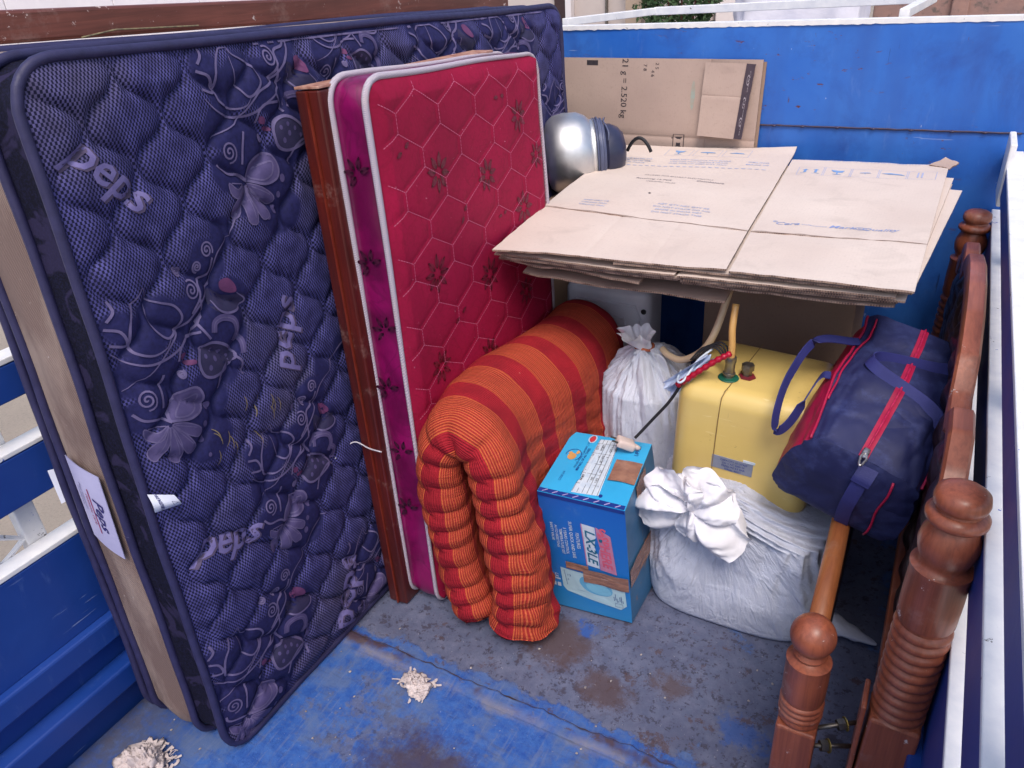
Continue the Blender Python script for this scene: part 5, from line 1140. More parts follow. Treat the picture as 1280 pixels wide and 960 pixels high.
def sack(name, cx, cy, rx, ry, H, knot, e=.62, flare=.0, seed=0., nth=180, nz_=90, toprad=.10, lean=(0, 0), pull=1., mat=None, par=None, low=.35, base=.90, fold=1.):
    """body: superellipse footprint, bulging, gathered towards the knot"""
    V = []; K = np.array(knot)
    for i in range(nth):
        th = 2 * PI * i / nth; c_, s_ = math.cos(th), math.sin(th)
        ex = abs(c_) ** e * (1 if c_ > 0 else -1); ey = abs(s_) ** e * (1 if s_ > 0 else -1)
        for j in range(nz_):
            t = j / (nz_ - 1)
            if t < .55:
                q = t / .55; z = H * (q ** .9) * .92; r = base + (1.04 - base) * math.sin(PI * min(1, q * .85 + .12)) - .05 * (1 - q) ** 8
                x = cx + ex * rx * r + lean[0] * z; y = cy + ey * ry * r + lean[1] * z
                base_ = np.array([x, y, z]); g_ = 0
            else:
                q = (t - .55) / .45; g_ = q
                r = base + (1.04 - base) * math.sin(PI * .97); z0 = H * .92; x0 = cx + ex * rx * r + lean[0] * z0; y0 = cy + ey * ry * r + lean[1] * z0
                q2 = q ** .85; a = 1 - q2
                x = x0 * a + (K[0] + toprad * .25 * ex) * q2; y = y0 * a + (K[1] + toprad * .25 * ey) * q2
                hump = math.sin(min(1, q * 1.0) * PI / 2); z = z0 + (K[2] - z0) * (q ** 1.5 * pull) + (1 - pull) * (K[2] - z0) * hump + .03 * H * math.sin(PI * q)
                base_ = np.array([x, y, z])
            d_ = np.array([ex, ey, .15]); d_ /= np.linalg.norm(d_)
            ph = th * 9 / PI + 1.3 * noise.noise(Vector((th * 1.2, t * 2, seed))) + seed
            fold_ = fold * ((ridge(ph) - .5) * .012 * (t ** 1.2) * (1 - .65 * max(0, g_) ** 2) + (ridge(ph * 2.3 + .4 * t) - .5) * .007 * t)
            w_ = .020 * noise.fractal(Vector((th * 1.6 + seed, t * 3.0 + .5 * th, seed)), 1., 2., 3) + .006 * noise.noise(Vector((th * 9, t * 9 + th * 4, seed)))
            base_ = base_ + d_ * (fold_ + w_ * (.35 + t) * min(1, t * 5 + .2)); base_[2] = max(base_[2], .0015 + .0)
            V.append(base_)
    V = np.array(V); F = grid_faces(nth, nz_, True)
    V = np.vstack([V, [[cx, cy, .001]], [K]]); n0 = nth * nz_
    Fl = [tuple(f) for f in F] + [(((i + 1) % nth) * nz_, i * nz_, n0) for i in range(nth)] + [(i * nz_ + nz_ - 1, ((i + 1) % nth) * nz_ + nz_ - 1, n0 + 1) for i in range(nth)]
    return build(name, V, Fl, mat or m_sack, par)
s1 = empty('woven_sack', (-.31, 1.72, 0), 'large white woven sack on the floor under the yellow tank with a crumpled tied mouth', 'sack')
sack('body', -.300, 1.735, .238, .228, .325, (-.375, 1.60, .390), .50, seed=2.3, par=s1, lean=(-.01, .04), toprad=.3, base=.99, fold=1.9, mat=m_sk1)
def petals(name, par, centre, specs, mat, seed=0.):
    """crumpled cloth ears gathered at a knot; specs: (angle, length, width, lift, droop, roll)"""
    c0 = np.array(centre); obs = []
    for k, (a, L, W_, lift, droop, twist) in enumerate(specs):
        dirn = np.array([math.cos(a), 0, math.sin(a)]); side_ = np.array([-math.sin(a), .0, math.cos(a)]); nrm = np.array([0., -1., 0.])
        if lift: dirn = dirn + np.array([0, lift, 0]); dirn /= np.linalg.norm(dirn); nrm = np.cross(side_, dirn) * (1 if np.dot(np.cross(side_, dirn), [0, -1, 0.3]) > 0 else -1)
        n_, m = 44, 44; V = []
        for i in range(n_):
            u = i / (n_ - 1)
            for j in range(m):
                v = 2 * j / (m - 1) - 1
                wid = W_ * (.10 + .90 * math.sin(PI * min(1, u * .70 + .02)) ** .8) * (1 - .18 * max(0, u - .8) * 5 * v * v)
                fold = .020 * math.sin(v * 5.2 + 2 * twist + u * 1.6 + .6 * math.sin(v * 3 + k)) * (1 - .25 * u) + .020 * abs(noise.noise(Vector((u * 2.6 + seed + k * 5, v * 1.9, seed)))) + .004 * (.5 - abs(noise.noise(Vector((u * 4.5 + k, v * 4 + u * 2, seed + 3))))) + .0015 * noise.noise(Vector((u * 12, v * 11, k))) + .030 * (1 - v * v) * math.sin(PI * u)
                r = u * L * (1 + .08 * noise.noise(Vector((v * 2.2, k * 3.1, seed))) - .16 * v * v)
                P = c0 + dirn * r + side_ * wid * v * .95 + nrm * fold + np.array([0, 0, -droop * u * u]) + np.array([0, .02 * twist * v, 0])
                V.append(P)
        o = len(V); F = [tuple(f) for f in grid_faces(n_, m)]; V2 = [p_ - nrm * .0012 for p_ in V]; F += [tuple(f[::-1]) for f in grid_faces(n_, m, off=o)]
        obs.append(build(name, V + V2, F, mat, par))
    return obs
petals('crumpled_mouth', s1, (-.390, 1.502, .388), [(2.85, .135, .078, .12, .0, .2), (3.30, .150, .075, -.08, .02, 1.1), (1.00, .100, .082, .30, .0, .5), (.35, .110, .070, .10, .01, .9), (-.35, .150, .066, -.15, .02, 1.4), (-1.1, .080, .070, -.25, .0, .8), (2.1, .080, .060, .3, .0, 2.)], m_sackw, 1.7)
sack('knot', -.395, 1.52, .030, .030, .05, (-.395, 1.50, .07), .9, seed=5., nth=40, nz_=24, mat=m_sackw, par=s1)
bpy.data.objects['knot'].location.z += .345
# corner of the sack sticking out to the right behind the ball post
V = []; n_, m = 20, 14
for i in range(n_):
    u = i / (n_ - 1)
    for j in range(m):
        a = 2 * PI * j / m; r = .055 * (1 - u) ** .8 + .004; V.append((-.12 + .19 * u, 1.62 - .02 * u + .9 * r * math.cos(a), .050 - .03 * u + .5 * r * math.sin(a) + .006 * noise.noise(Vector((u * 9, j, 2)))))
build('sack_corner', V, [tuple(f) for f in (grid_faces(n_, m) if 0 else [(i * m + j, (i + 1) * m + j, (i + 1) * m + (j + 1) % m, i * m + (j + 1) % m) for i in range(n_ - 1) for j in range(m)])], m_sack, s1)
s2 = empty('woven_sack', (-.66, 1.98, 0), 'smaller white woven sack tied at the neck, behind the blue carton', 'sack')
sack('body', -.645, 1.945, .155, .165, .52, (-.655, 1.875, .605), .95, seed=7.1, par=s2, toprad=.10, lean=(-.01, -.04), pull=.62, fold=2., mat=m_sk2)
# frilled neck above the tie
V = []; n_, m = 26, 120
for i in range(n_):
    t = i / (n_ - 1)
    for j in range(m):
        a = 2 * PI * j / m; r = .020 + .030 * t ** 1.3; fr = 1 + (.16 + .35 * t) * math.sin(a * 7 + 3 * noise.noise(Vector((math.cos(a), math.sin(a), 1 + t)))) * .35 + .5 * noise.noise(Vector((math.cos(a) * 1.6, math.sin(a) * 1.6, 5 + t * 1.5)))
        V.append((-.655 - .02 * t + r * fr * math.cos(a), 1.868 - .015 * t + r * fr * math.sin(a), .600 + .055 * t + .018 * t * noise.noise(Vector((math.cos(a) * 2, math.sin(a) * 2, 3)))))
build('frilled_neck', V, [(i * m + j, i * m + (j + 1) % m, (i + 1) * m + (j + 1) % m, (i + 1) * m + j) for i in range(n_ - 1) for j in range(m)], m_sackw, s2)
MB().tube([(-.655 + .025 * math.cos(a), 1.868 + .025 * math.sin(a), .606 + .003 * math.sin(3 * a)) for a in np.linspace(0, 4 * PI, 40)], .004, 6).build('tie_string', plain('orange_twine', srgb(176, 96, 60), srgb(140, 70, 50), 60, .7), s2, smooth=True)

# ------------------------------------------------------------------ yellow tank (water heater)
tk = empty('yellow_water_heater', (-.31, 1.83, .29), 'pale yellow plastic water heater with pipe fittings sitting on the big sack', 'water heater')
g = N('yellow_glossy_plastic'); p = g.pos(); c = g.mix(g.ramp(g.noise(p, 4, 4.), .3, .7), srgb(216, 190, 116), srgb(206, 178, 104))
c = g.mix(g.ramp(g.noise(p, 40, 6., .75), .67, .72, 0, .6), c, srgb(140, 112, 60)); c = g.mix(g.ramp(g.noise(g.scale(p, 1, 1, 4), 8, 5., .7), .58, .75, 0, .3), c, srgb(176, 144, 80))
c = g.mix(g.ramp(g.noise(g.scale(p, 60, 60, 6, (1, 2, 3)), 1., 3., .6), .70, .72, 0, .5), c, srgb(150, 126, 76)); c = g.mix(g.ramp(g.noise(g.scale(p, 7, 7, 50, (6, 1, 3)), 1., 3., .6), .68, .70, 0, .4), c, srgb(236, 220, 170))
m_yel = g.fin(c, .28, g.bump(g.noise(p, 6, 2.), .1, .004))
TKM = Matrix.Translation((-.335, 1.635, .305)) @ Matrix.Rotation(math.radians(-1.5), 4, 'Z') @ Matrix.Rotation(math.radians(2.5), 4, 'Y')
mb = MB().box(-.172, .182, 0, .305, 0, .335, .048, 8, TKM); autosmooth(mb.build('body', m_yel, tk, smooth=True), 60)
mb = MB(); mb.tube([TKM @ Vector(q) for q in catmull([(-.055, -.0005, .04), (-.055, -.0008, .28), (-.052, .012, .325), (-.045, .05, .3355), (-.03, .29, .3355)], 8)], .0012, 6); mb.build('mould_line', plain('brown_line', srgb(140, 112, 64), srgb(120, 96, 58), 20, .5), tk)
mb = MB(); mb.box(-.058, .046, -.0016, .0003, .112, .150, .0004, 1, TKM); lbk = mb.build('metal_label', plain('grey_foil_label', srgb(136, 142, 160), srgb(112, 120, 142), 30, .4), tk)
TS = lambda u, v, h: np.array((TKM @ Vector((u, -.0018 - h, v)))[:])
dp('lettering', m_dkblue, lbk, TS, lambda d: [d.text(t, -.002, .142 - k * .0085, .0075, 0, .01) for k, t in enumerate(('CAPACITY 15 LITRES', '230 V AC 2000 W', 'PRESSURE 6.5 BAR', 'SERIAL 40271'))], .0006)
mb = MB(); mb.box(.02, .05, -.0012, .0002, .150, .157, .0003, 1, TKM); mb.build('paper_scrap', m_wpr, tk)
Mf = TKM @ Matrix.Translation((-.060, .072, .335))
mb = MB(); mb.lathe([(.0, 0), (.024, 0), (.026, .002), (.024, .004), (.012, .005)], 24, Mf); autosmooth(mb.build('green_washer', plain('green_rubber', srgb(22, 96, 74), srgb(14, 74, 60), 20, .5), tk))
mb = MB(); mb.lathe([(.0125, .004), (.0125, .012), (.0155, .013), (.0155, .017), (.0125, .018), (.0125, .045), (.014, .047), (.014, .060), (.010, .061), (0, .061)], 20, Mf); autosmooth(mb.build('inlet_fitting', plain('brushed_fitting', srgb(150, 148, 140), srgb(120, 116, 110), 40, .35, Metallic=.85), tk))
mb = MB(); mb.lathe([(.012, .004), (.012, .02), (.016, .021), (.016, .036), (.009, .038), (0, .038)], 6, TKM @ Matrix.Translation((-.022, .10, .334))); mb.build('valve_nut', m_steel, tk)
mb = MB(); mb.lathe([(0, .002), (.021, .002), (.021, .005), (.010, .006)], 6, TKM @ Matrix.Translation((-.020, .098, .334))); mb.build('red_washer', plain('dark_red_rubber', srgb(120, 30, 44), srgb(90, 22, 34), 20, .5), tk)
f0 = np.array((Mf @ Vector((0, 0, .058)))[:])
m_hose = plain('cream_hose', srgb(206, 186, 156), srgb(186, 164, 134), 14, .45); m_hose2 = plain('amber_hose', srgb(208, 164, 98), srgb(190, 144, 84), 14, .4)
tag(MB().tube(catmull([f0 - np.array([0, 0, .012]), f0 + np.array([0, .0, .03]), f0 + np.array([-.004, .005, .08]), f0 + np.array([-.006, .03, .13])], 8), .0085, 12).build('water_hose', m_hose2, smooth=True), 'short amber water hose rising from the metal fitting on the yellow heater', 'hose')
tag(MB().tube(catmull([(-.600, 1.86, .612), (-.575, 1.84, .606), (-.53, 1.82, .610), (-.475, 1.80, .655), (-.445, 1.80, .71), (-.43, 1.83, .78), (-.425, 1.88, .84)], 9), .0095, 12).build('drain_hose', m_hose, smooth=True), 'curved cream hose between the smaller sack neck and the underside of the carton stack', 'hose')
tag(MB().tube(catmull([(-.490, 1.648, .630), (-.462, 1.65, .655), (-.43, 1.655, .685), (-.395, 1.66, .715), (-.368, 1.668, .733)], 8), [.0075 + .0016 * math.sin(i * 1.9) for i in range(33)], 8).build('red_taped_wire', plain('red_insulating_tape', srgb(176, 16, 48), srgb(150, 10, 40), 60, .3), smooth=True), 'twisted wire wrapped in red insulating tape across the heater fitting', 'wire')
cb = empty('power_cord', (-.56, 1.62, .44), 'black power cord hanging down over the smaller sack and ending in a cream plug', 'power cord')
MB().tube(catmull([(-.47, 1.70, .665), (-.485, 1.66, .625), (-.51, 1.648, .575), (-.545, 1.635, .525), (-.572, 1.62, .487), (-.585, 1.61, .470)], 8), .0042, 8).build('cable', m_dark, cb, smooth=True)
pm = Matrix.Translation((-.604, 1.60, .452)) @ Matrix.Rotation(.6, 4, 'Z') @ Matrix.Rotation(.5, 4, 'Y')
m_plug = plain('cream_plug', srgb(214, 196, 188), srgb(196, 178, 172), 20, .45)
mb = MB(); mb.box(-.030, .022, -.018, .018, -.012, .012, .007, 3, pm); autosmooth(mb.build('plug_body', m_plug, cb, smooth=True), 50)
mb = MB(); mb.lathe([(.009, 0), (.007, .014), (.005, .02)], 12, pm @ Matrix.Translation((.020, 0, 0)) @ Matrix.Rotation(PI / 2, 4, 'Y')); mb.build('plug_sleeve', m_plug, cb, smooth=True)
for y_ in (-.010, .010): MB().lathe([(.0, 0), (.0028, 0), (.0028, .016), (0, .017)], 8, pm @ Matrix.Translation((-.030, y_, 0)) @ Matrix.Rotation(-PI / 2, 4, 'Y')).build('pin', m_steel, cb)
tag(MB().tube(catmull([(-.50, 1.71, .640), (-.488, 1.64, .648), (-.472, 1.638, .652), (-.455, 1.70, .682), (-.43, 1.74, .70)], 8), .003, 6).build('white_wire', m_wpr, smooth=True), 'thin white wire looped over the top left corner of the yellow heater', 'wire')
V = []; n_, m = 26, 14
for i in range(n_):
    u = i / (n_ - 1)
    for j in range(m):
        v = j / (m - 1) - .5; P = np.array([-.52, 1.665, .60]) + np.array([.10, .02, .105]) * u + np.array([-.03, 0, .035]) * v * (1 - .5 * u)
        V.append(P + np.array([0, -1, .2]) * (.012 * math.sin(v * 12 + u * 3) + .02 * noise.noise(Vector((u * 5, v * 6, 2)))))
tag(build('plastic_wrap', V, grid_faces(n_, m), plain('clear_wrap', srgb(196, 206, 226), srgb(150, 166, 200), 20, .3, .6, 40, .004)), 'crumpled pale plastic wrap around the wires left of the heater fitting', 'plastic wrap')
mb = MB()
for k in range(4): mb.tube(catmull([(-.48 + .006 * k, 1.72, .668), (-.455 + .01 * k, 1.735, .70 + .006 * k), (-.42 + .008 * k, 1.73, .708 + .004 * k), (-.395 + .004 * k, 1.72, .690)], 7), .0026, 6)
o = mb.build('wire_bundle', m_dark, smooth=True); tag(o, 'bundle of thin black wires looping behind the red taped wire', 'wires', kind='stuff')

# ------------------------------------------------------------------ navy duffel bag
bg_ = empty('duffel_bag', (-.04, 1.68, .4), 'navy duffel bag with crimson zipper and side panels resting on the bed rail', 'bag')
g = N('navy_polyester'); p = g.pos()
c = g.mix(g.ramp(g.noise(p, 6, 4.), .3, .7), srgb(30, 36, 84), srgb(24, 28, 68)); c = g.mix(g.ramp(g.noise(p, 18, 6., .75), .50, .72, 0, .6), c, srgb(62, 72, 124))  # lighter blue patches put the fabric's sheen into the colour
c = g.mix(g.ramp(g.noise(p, 60, 5., .75), .70, .73, 0, .4), c, srgb(110, 116, 150))
hb_ = g.math('ADD', g.math('MULTIPLY', g.noise(g.scale(p, 1, .6, 1), 9, 2., .5, .9), 1.), g.math('MULTIPLY', g.math('ABSOLUTE', g.math('SUBTRACT', g.noise(p, 4.5, 2., .5, .8), .5)), 2.2))
m_navy = g.fin(c, .62, g.bump(hb_, .6, .018))
m_rasp = plain('crimson_piping', srgb(172, 16, 66), srgb(146, 12, 56), 16, .5, .4, 120, .001); m_strap = plain('blue_violet_webbing', srgb(46, 50, 116), srgb(36, 40, 98), 10, .65, .6, 420, .0008)
# centre line of the bag from front (t=0) to back (t=1), width, height, roll
Fr = np.array([-.066, 1.475, .555]); Bk = np.array([.000, 1.925, .645])
ax = Bk - Fr; Lb = np.linalg.norm(ax); ax /= Lb
sd0 = np.array([.955, -.04, -.26]); sd0 -= ax * sd0.dot(ax); sd0 /= np.linalg.norm(sd0); up0 = np.cross(sd0, ax); up0 *= np.sign(up0[2])
def bagS(t, a, h=0., endr=1.):
    """t along, a around (0 = +side/right, pi/2 = top)"""
    W_ = .138 + .008 * math.sin(PI * min(1, t * 1.1)) - .012 * (t < .0); H_ = .098 + .020 * math.sin(PI * min(1, t)) + .010 * t
    e = .34; c_, s_ = math.cos(a), math.sin(a); x = abs(c_) ** e * (1 if c_ > 0 else -1); z = abs(s_) ** e * (1 if s_ > 0 else -1)
    if z > 0: x *= 1 - .10 * z; z = z * (1 + .12 * math.cos(x * 1.3))
    w = .007 * fbm(t * 3 + 3, math.cos(a) * 1.6, math.sin(a) * 1.6) + .011 * noise.noise(Vector((t * 2.4, math.cos(a) * 1.2, math.sin(a) * 1.2))) - .008 * max(0, noise.noise(Vector((t * 5 + 2, c_ * 3, s_ * 2))))
    P = Fr + ax * (t * Lb) + sd0 * (x * (W_ + h + w) * endr) + up0 * (z * (H_ + h + w) * endr)
    return P
nt_, na = 90, 150
def bag_part(name, a0, a1, mat, n_a, extra=0.):
    V = []
    for i in range(nt_):
        t = i / (nt_ - 1); sh = lambda a: a - (.42 * (1 - t) ** 1.5 if abs(a - math.radians(152)) < .01 else 0.); b0, b1 = sh(a0), sh(a1)
        V += [bagS(t, b0 + (b1 - b0) * j / (n_a - 1), extra) for j in range(n_a)]
    return build(name, V, grid_faces(nt_, n_a), mat, bg_)
bag_part('main_panel', math.radians(-32), math.radians(152), m_navy, 120); bag_part('side_panel', math.radians(152), math.radians(222), m_rasp, 50); bag_part('bottom_panel', math.radians(222), math.radians(328), m_navy, 60)
def cap(name, t, sg, mat):
    V = []; nr = 24; na_ = 96
    for i in range(nr + 1):
        r = i / nr
        for j in range(na_):
            a = 2 * PI * j / na_; P = bagS(t, a, 0, max(.001, r)); bul = .012 * (1 - r ** 5) + .012 * noise.noise(Vector((P[0] * 14, P[2] * 14, t))) * (1 - r)
            V.append(P + ax * sg * bul)
    F = [(i * na_ + j, (i + 1) * na_ + j, (i + 1) * na_ + (j + 1) % na_, i * na_ + (j + 1) % na_) for i in range(nr) for j in range(na_)]
    return build(name, V, F if sg < 0 else [f[::-1] for f in F], mat, bg_)
fe = cap('front_end', 0., -1, m_navy); cap('back_end', 1., 1, m_navy)
def btube(name, pts, r, mat, n=7, par=bg_): return MB().tube([tuple(q) for q in pts], r, n).build(name, mat, par, smooth=True)
BS = lambda t, deg, h=.002: bagS(t, math.radians(deg), h)
btube('piping', [BS(t, 38 + 4 * math.sin(t * 3), .003) for t in np.linspace(.02, 1, 50)], .0030, m_rasp)
btube('piping', [BS(t, 152 - math.degrees(.42 * (1 - t) ** 1.5), .003) for t in np.linspace(0, 1, 50)], .0032, m_rasp)
btube('piping', [BS(t, 128 + 4 * math.sin(t * 4), .003) for t in np.linspace(.25, .95, 40)], .0024, m_rasp)
def capP(x, z, h=.003):      # point on the front end, x,z in -1..1
    P = Fr + sd0 * (x * .118) + up0 * (z * .092); r = min(1, max(abs(x), abs(z))); return P - ax * (.012 * (1 - r ** 5) + .004 + h)
btube('piping', [capP(.72 - .10 * (1 - k / 20) + .02 * math.sin(k * .5), 1 - 2 * k / 20) for k in range(21)], .0026, m_rasp)
def zang(t, u):
    q = (u + .006 * math.sin(t * 3)) / .146; return math.acos(max(-1, min(1, math.copysign(abs(q) ** 2.94, q))))
# zipper: crimson tape, teeth ridge, metal slider
d = Drape(lambda u, v, h: bagS(v, math.radians(90) - u / .11, h), .0016)
zt = [(.006 * math.sin(t * 4), t) for t in np.linspace(.0, 1., 70)]; d.line(zt, .026); 
V = []; F = []
for i, t in enumerate(np.linspace(0, 1, 80)):
    for k, u in enumerate((-.011, -.005, 0, .005, .011)): V.append(bagS(t, zang(t, u), .002 + (.0022 if k == 2 else 0)))
zp = build('zipper', V, grid_faces(80, 5), m_rasp, bg_)
btube('zipper_teeth', [bagS(t, zang(t, 0), .0048 + .0006 * math.sin(t * 900)) for t in np.linspace(.005, 1, 160)], .0022, plain('crimson_teeth', srgb(200, 40, 90), srgb(150, 14, 60), 90, .4), 6, zp)
m_nick = plain('nickel_slider', srgb(206, 202, 200), srgb(170, 166, 164), 40, .28, Metallic=.85)
zc = bagS(.015, zang(.015, 0), .008); zm = Matrix(((sd0[0], ax[0], up0[0], zc[0]), (sd0[1], ax[1], up0[1], zc[1]), (sd0[2], ax[2], up0[2], zc[2]), (0, 0, 0, 1)))
mb = MB(); mb.box(-.007, .007, -.010, .012, -.004, .005, .003, 2, zm); sl_ = mb.build('slider', m_nick, zp, smooth=True); autosmooth(sl_, 50)
pts = [zm @ Vector((.006 * math.cos(a) * (1 if a < PI else .75), -.024 + .019 * math.sin(a), .004)) for a in np.linspace(0, 2 * PI, 22)[:-1]]
MB().tube(pts, .0026, 7, closed=True).build('pull_tab', m_nick, zp, smooth=True)
MB().lathe([(.0, -.0015), (.005, -.0015), (.005, .0015), (0, .0015)], 12, zm @ Matrix.Translation((0, -.013, .003))).build('pull_hinge', m_nick, zp)
# webbing
def strap(name, pts, w, mat, par=bg_, th=.0028, side=None):
    P = [np.array(q, float) for q in catmull(pts, 8)]; V = []; m = len(P)
    for i, q in enumerate(P):
        t = P[min(m - 1, i + 1)] - P[max(0, i - 1)]; t /= np.linalg.norm(t) + 1e-9
        s_ = np.array(side(i / (m - 1)) if callable(side) else side, float); s_ -= t * s_.dot(t); s_ /= np.linalg.norm(s_); n = np.cross(t, s_)
        for a, b in ((-1, -1), (0, -1.25), (1, -1), (1, 1), (0, 1.25), (-1, 1)): V.append(q + s_ * w / 2 * a + n * th / 2 * b)
    F = [(i * 6 + k, (i + 1) * 6 + k, (i + 1) * 6 + (k + 1) % 6, i * 6 + (k + 1) % 6) for i in range(m - 1) for k in range(6)] + [tuple(range(6))[::-1], tuple((m - 1) * 6 + k for k in range(6))]
    return autosmooth(build(name, V, F, mat, par, smooth=False), 50)
# tab on the front end
strap('strap_tab', [capP(.16, .98, .004) + ax * .02 + up0 * .012, capP(.16, .80, .006), capP(.17, .2, .012), capP(.20, -.35, .008), capP(.28, -.98, .004)], .030, m_strap, side=sd0)
strap('strap_tab', [capP(.18, 1.05, .006) + ax * .016 + up0 * .010, capP(.17, .86, .010), capP(.165, .70, .012)], .038, m_strap, side=sd0)
# carry handle lying over the top right
strap('handle', [BS(.40, 20, .005), BS(.36, 42, .006), BS(.365, 64, .007), BS(.41, 84, .007), BS(.50, 95, .012), BS(.60, 97, .010), BS(.71, 88, .007), BS(.75, 70, .010), BS(.70, 48, .006), BS(.66, 24, .006)], .026, m_strap, side=lambda t: ax * .6 + up0 * (.9 * math.sin(PI * t)) + sd0 * .3)
strap('handle_end', [BS(.42, 24, .006), BS(.36, 8, .007), BS(.30, -4, .007), BS(.27, -14, .005)], .020, m_strap, side=ax)
# other handle flopped down the left side over the yellow heater
strap('handle', [BS(.42, 150, .005), BS(.40, 166, .015), np.array([-.205, 1.60, .620]), np.array([-.232, 1.575, .605]), np.array([-.236, 1.60, .660]), np.array([-.226, 1.66, .712]), np.array([-.190, 1.74, .765]), BS(.72, 148, .012), BS(.74, 138, .005)], .024, m_strap, side=lambda t: np.array([.35, .3, -.8]) if .2 < t < .75 else ax)

# ------------------------------------------------------------------ carved headboard against the right side
def lathe_at(x, y, prof, n=40, tilt=None):
    M_ = Matrix.Translation((x, y, 0)); 
    if tilt: M_ = M_ @ tilt
    mb = MB().lathe(prof, n, M_); return mb
hd = empty('bed_headboard', (.105, 1.9, 0), 'carved teak bed headboard with ringed turned posts standing against the right side rails', 'headboard')
def big_post_prof(z0=.345):
    P = [(.040, z0), (.046, z0 + .006)]
    z = z0 + .010; k = 0
    while z < .575:
        for a in range(7): P.append((.0405 + .0062 * math.sin(PI * a / 6) ** .7, z + .021 * a / 6))
        z += .0225
    P += [(.043, .585), (.0455, .592), (.0460, .64), (.0450, .695), (.0470, .700), (.0470, .706), (.037, .710), (.035, .716)]
    P += [(.0365, .722), (.042, .735), (.0450, .752), (.0425, .770), (.035, .786), (.0325, .792), (.042, .798), (.0455, .803), (.0455, .810), (.040, .816), (.0335, .819), (.0325, .823), (.0385, .829), (.0400, .838), (.0375, .850), (.028, .857), (.012, .8595), (0, .860)]
    return P
for (y, zt) in ((1.12, 0.), (2.68, -.03)):
    prof = [(r, z + zt) for r, z in big_post_prof()]
    tilt = Matrix.Rotation(math.radians(1.2), 4, 'Y')
    po = autosmooth(lathe_at(.098, y, prof, 44, tilt).build('turned_post', m_wood, hd), 50)
    MB().box(-.043, .043, -.043, .043, .0, .352, .006, 2, Matrix.Translation((.098, y, 0)) @ tilt).build('post_block', m_wood, po)
# crest rail: scalloped plank with carved panel below
ys = np.linspace(1.155, 2.645, 200); V = []
CRK = ((1.155, .735), (1.20, .745), (1.26, .80), (1.33, .835), (1.42, .830), (1.47, .792), (1.53, .800), (1.60, .855), (1.75, .885), (1.90, .893), (2.05, .885), (2.20, .855), (2.27, .800), (2.33, .792), (2.38, .805), (2.46, .80), (2.53, .73), (2.60, .700), (2.645, .700))
def crest(y): return float(np.interp(y, [a for a, b in CRK], [b for a, b in CRK]))
for y in ys:
    z = crest(y); b = z - .052
    for x, zz in ((.090, b), (.084, b + .006), (.083, z - .008), (.088, z), (.119, z), (.124, z - .008), (.124, b + .006), (.118, b)): V.append((x + .02 * (zz - .5) - .0, y, zz))
F = [(i * 8 + k, (i + 1) * 8 + k, (i + 1) * 8 + (k + 1) % 8, i * 8 + (k + 1) % 8) for i in range(199) for k in range(8)] + [tuple(range(8))[::-1], tuple(199 * 8 + k for k in range(8))]
autosmooth(build('crest_rail', V, F, m_woodr, hd, smooth=False), 35)
V = []; ny_, nz2 = 240, 70
for i in range(ny_):
    y = 1.163 + 1.474 * i / (ny_ - 1); zt = crest(y) - .050
    for j in range(nz2):
        z = .26 + (zt - .26) * j / (nz2 - 1); f = abs(math.sin(y * 26 + 2.2 * math.sin(z * 17))) * abs(math.sin(z * 24 + 1.8 * math.sin(y * 15))); edge = min(1, min(zt - z, z - .26, y - 1.163, 2.637 - y) / .03)
        V.append((.092 + .012 * (z - .4) - .014 * f ** .6 * max(0, edge) - .003 * noise.noise(Vector((y * 40, z * 40, 0))), y, z))
o = len(V); F = [tuple(f) for f in grid_faces(ny_, nz2)]
V += [(.114, 1.163, .26), (.114, 2.637, .26), (.116, 2.637, .68), (.116, 1.163, .68)]; F.append((o, o + 1, o + 2, o + 3))
build('carved_panel', V, F, m_woodd, hd)
mb = MB().hexa([(.070, 1.166, .20), (.112, 1.166, .20), (.112, 2.632, .20), (.070, 2.632, .20), (.070, 1.166, .258), (.112, 1.166, .258), (.112, 2.632, .258), (.070, 2.632, .258)], .004); mb.build('bottom_rail', m_woodr, hd)
box('bracket_plate', m_wood, hd, .046, .0555, 1.078, 1.150, .02, .375, .003)

# ------------------------------------------------------------------ footboard with ball finials
ft = empty('bed_footboard', (-.06, 1.6, 0), 'low teak footboard with round ball finials and pale wooden top rail, nearest the camera', 'footboard')
def ball_prof():
    P = [(.034, .300), (.0375, .306), (.0385, .312)]
    for k in range(3):
        for a in range(7): P.append((.0355 + .0045 * math.sin(PI * a / 6), .318 + k * .014 + .013 * a / 6))
    P += [(.037, .364), (.0385, .372), (.0390, .42), (.0385, .448), (.0395, .452), (.0395, .457), (.029, .460), (.024, .463), (.026, .467), (.029, .472), (.0265, .477), (.0245, .481)]
    zc, r = .515, .0395
    for k in range(1, 15):
        a = -PI / 2 + .85 + (PI - .85) * k / 14; P.append((max(0, r * math.cos(a)), zc + r * math.sin(a)))
    return P
for y in (1.07, 2.32):
    po = autosmooth(lathe_at(-.052, y, ball_prof(), 40, Matrix.Rotation(math.radians(-.5), 4, 'X')).build('turned_post', m_wood, ft), 50)
    MB().box(-.036, .036, -.036, .036, 0, .302, .005, 2, Matrix.Translation((-.052, y, 0))).build('post_block', m_wood, po)
MB().tube([(-.050, 1.085, .478), (-.056, 1.4, .446), (-.068, 1.9, .40), (-.064, 2.30, .375)], [.019, .0205, .0205, .019], 20).build('top_rail', m_pole, ft, smooth=True)
mb = MB().hexa([(-.066, 1.108, .12), (-.038, 1.108, .12), (-.038, 2.28, .12), (-.066, 2.28, .12), (-.066, 1.108, .26), (-.038, 1.108, .26), (-.038, 2.28, .26), (-.066, 2.28, .26)], .003); mb.build('lower_rail', m_woodd, ft)
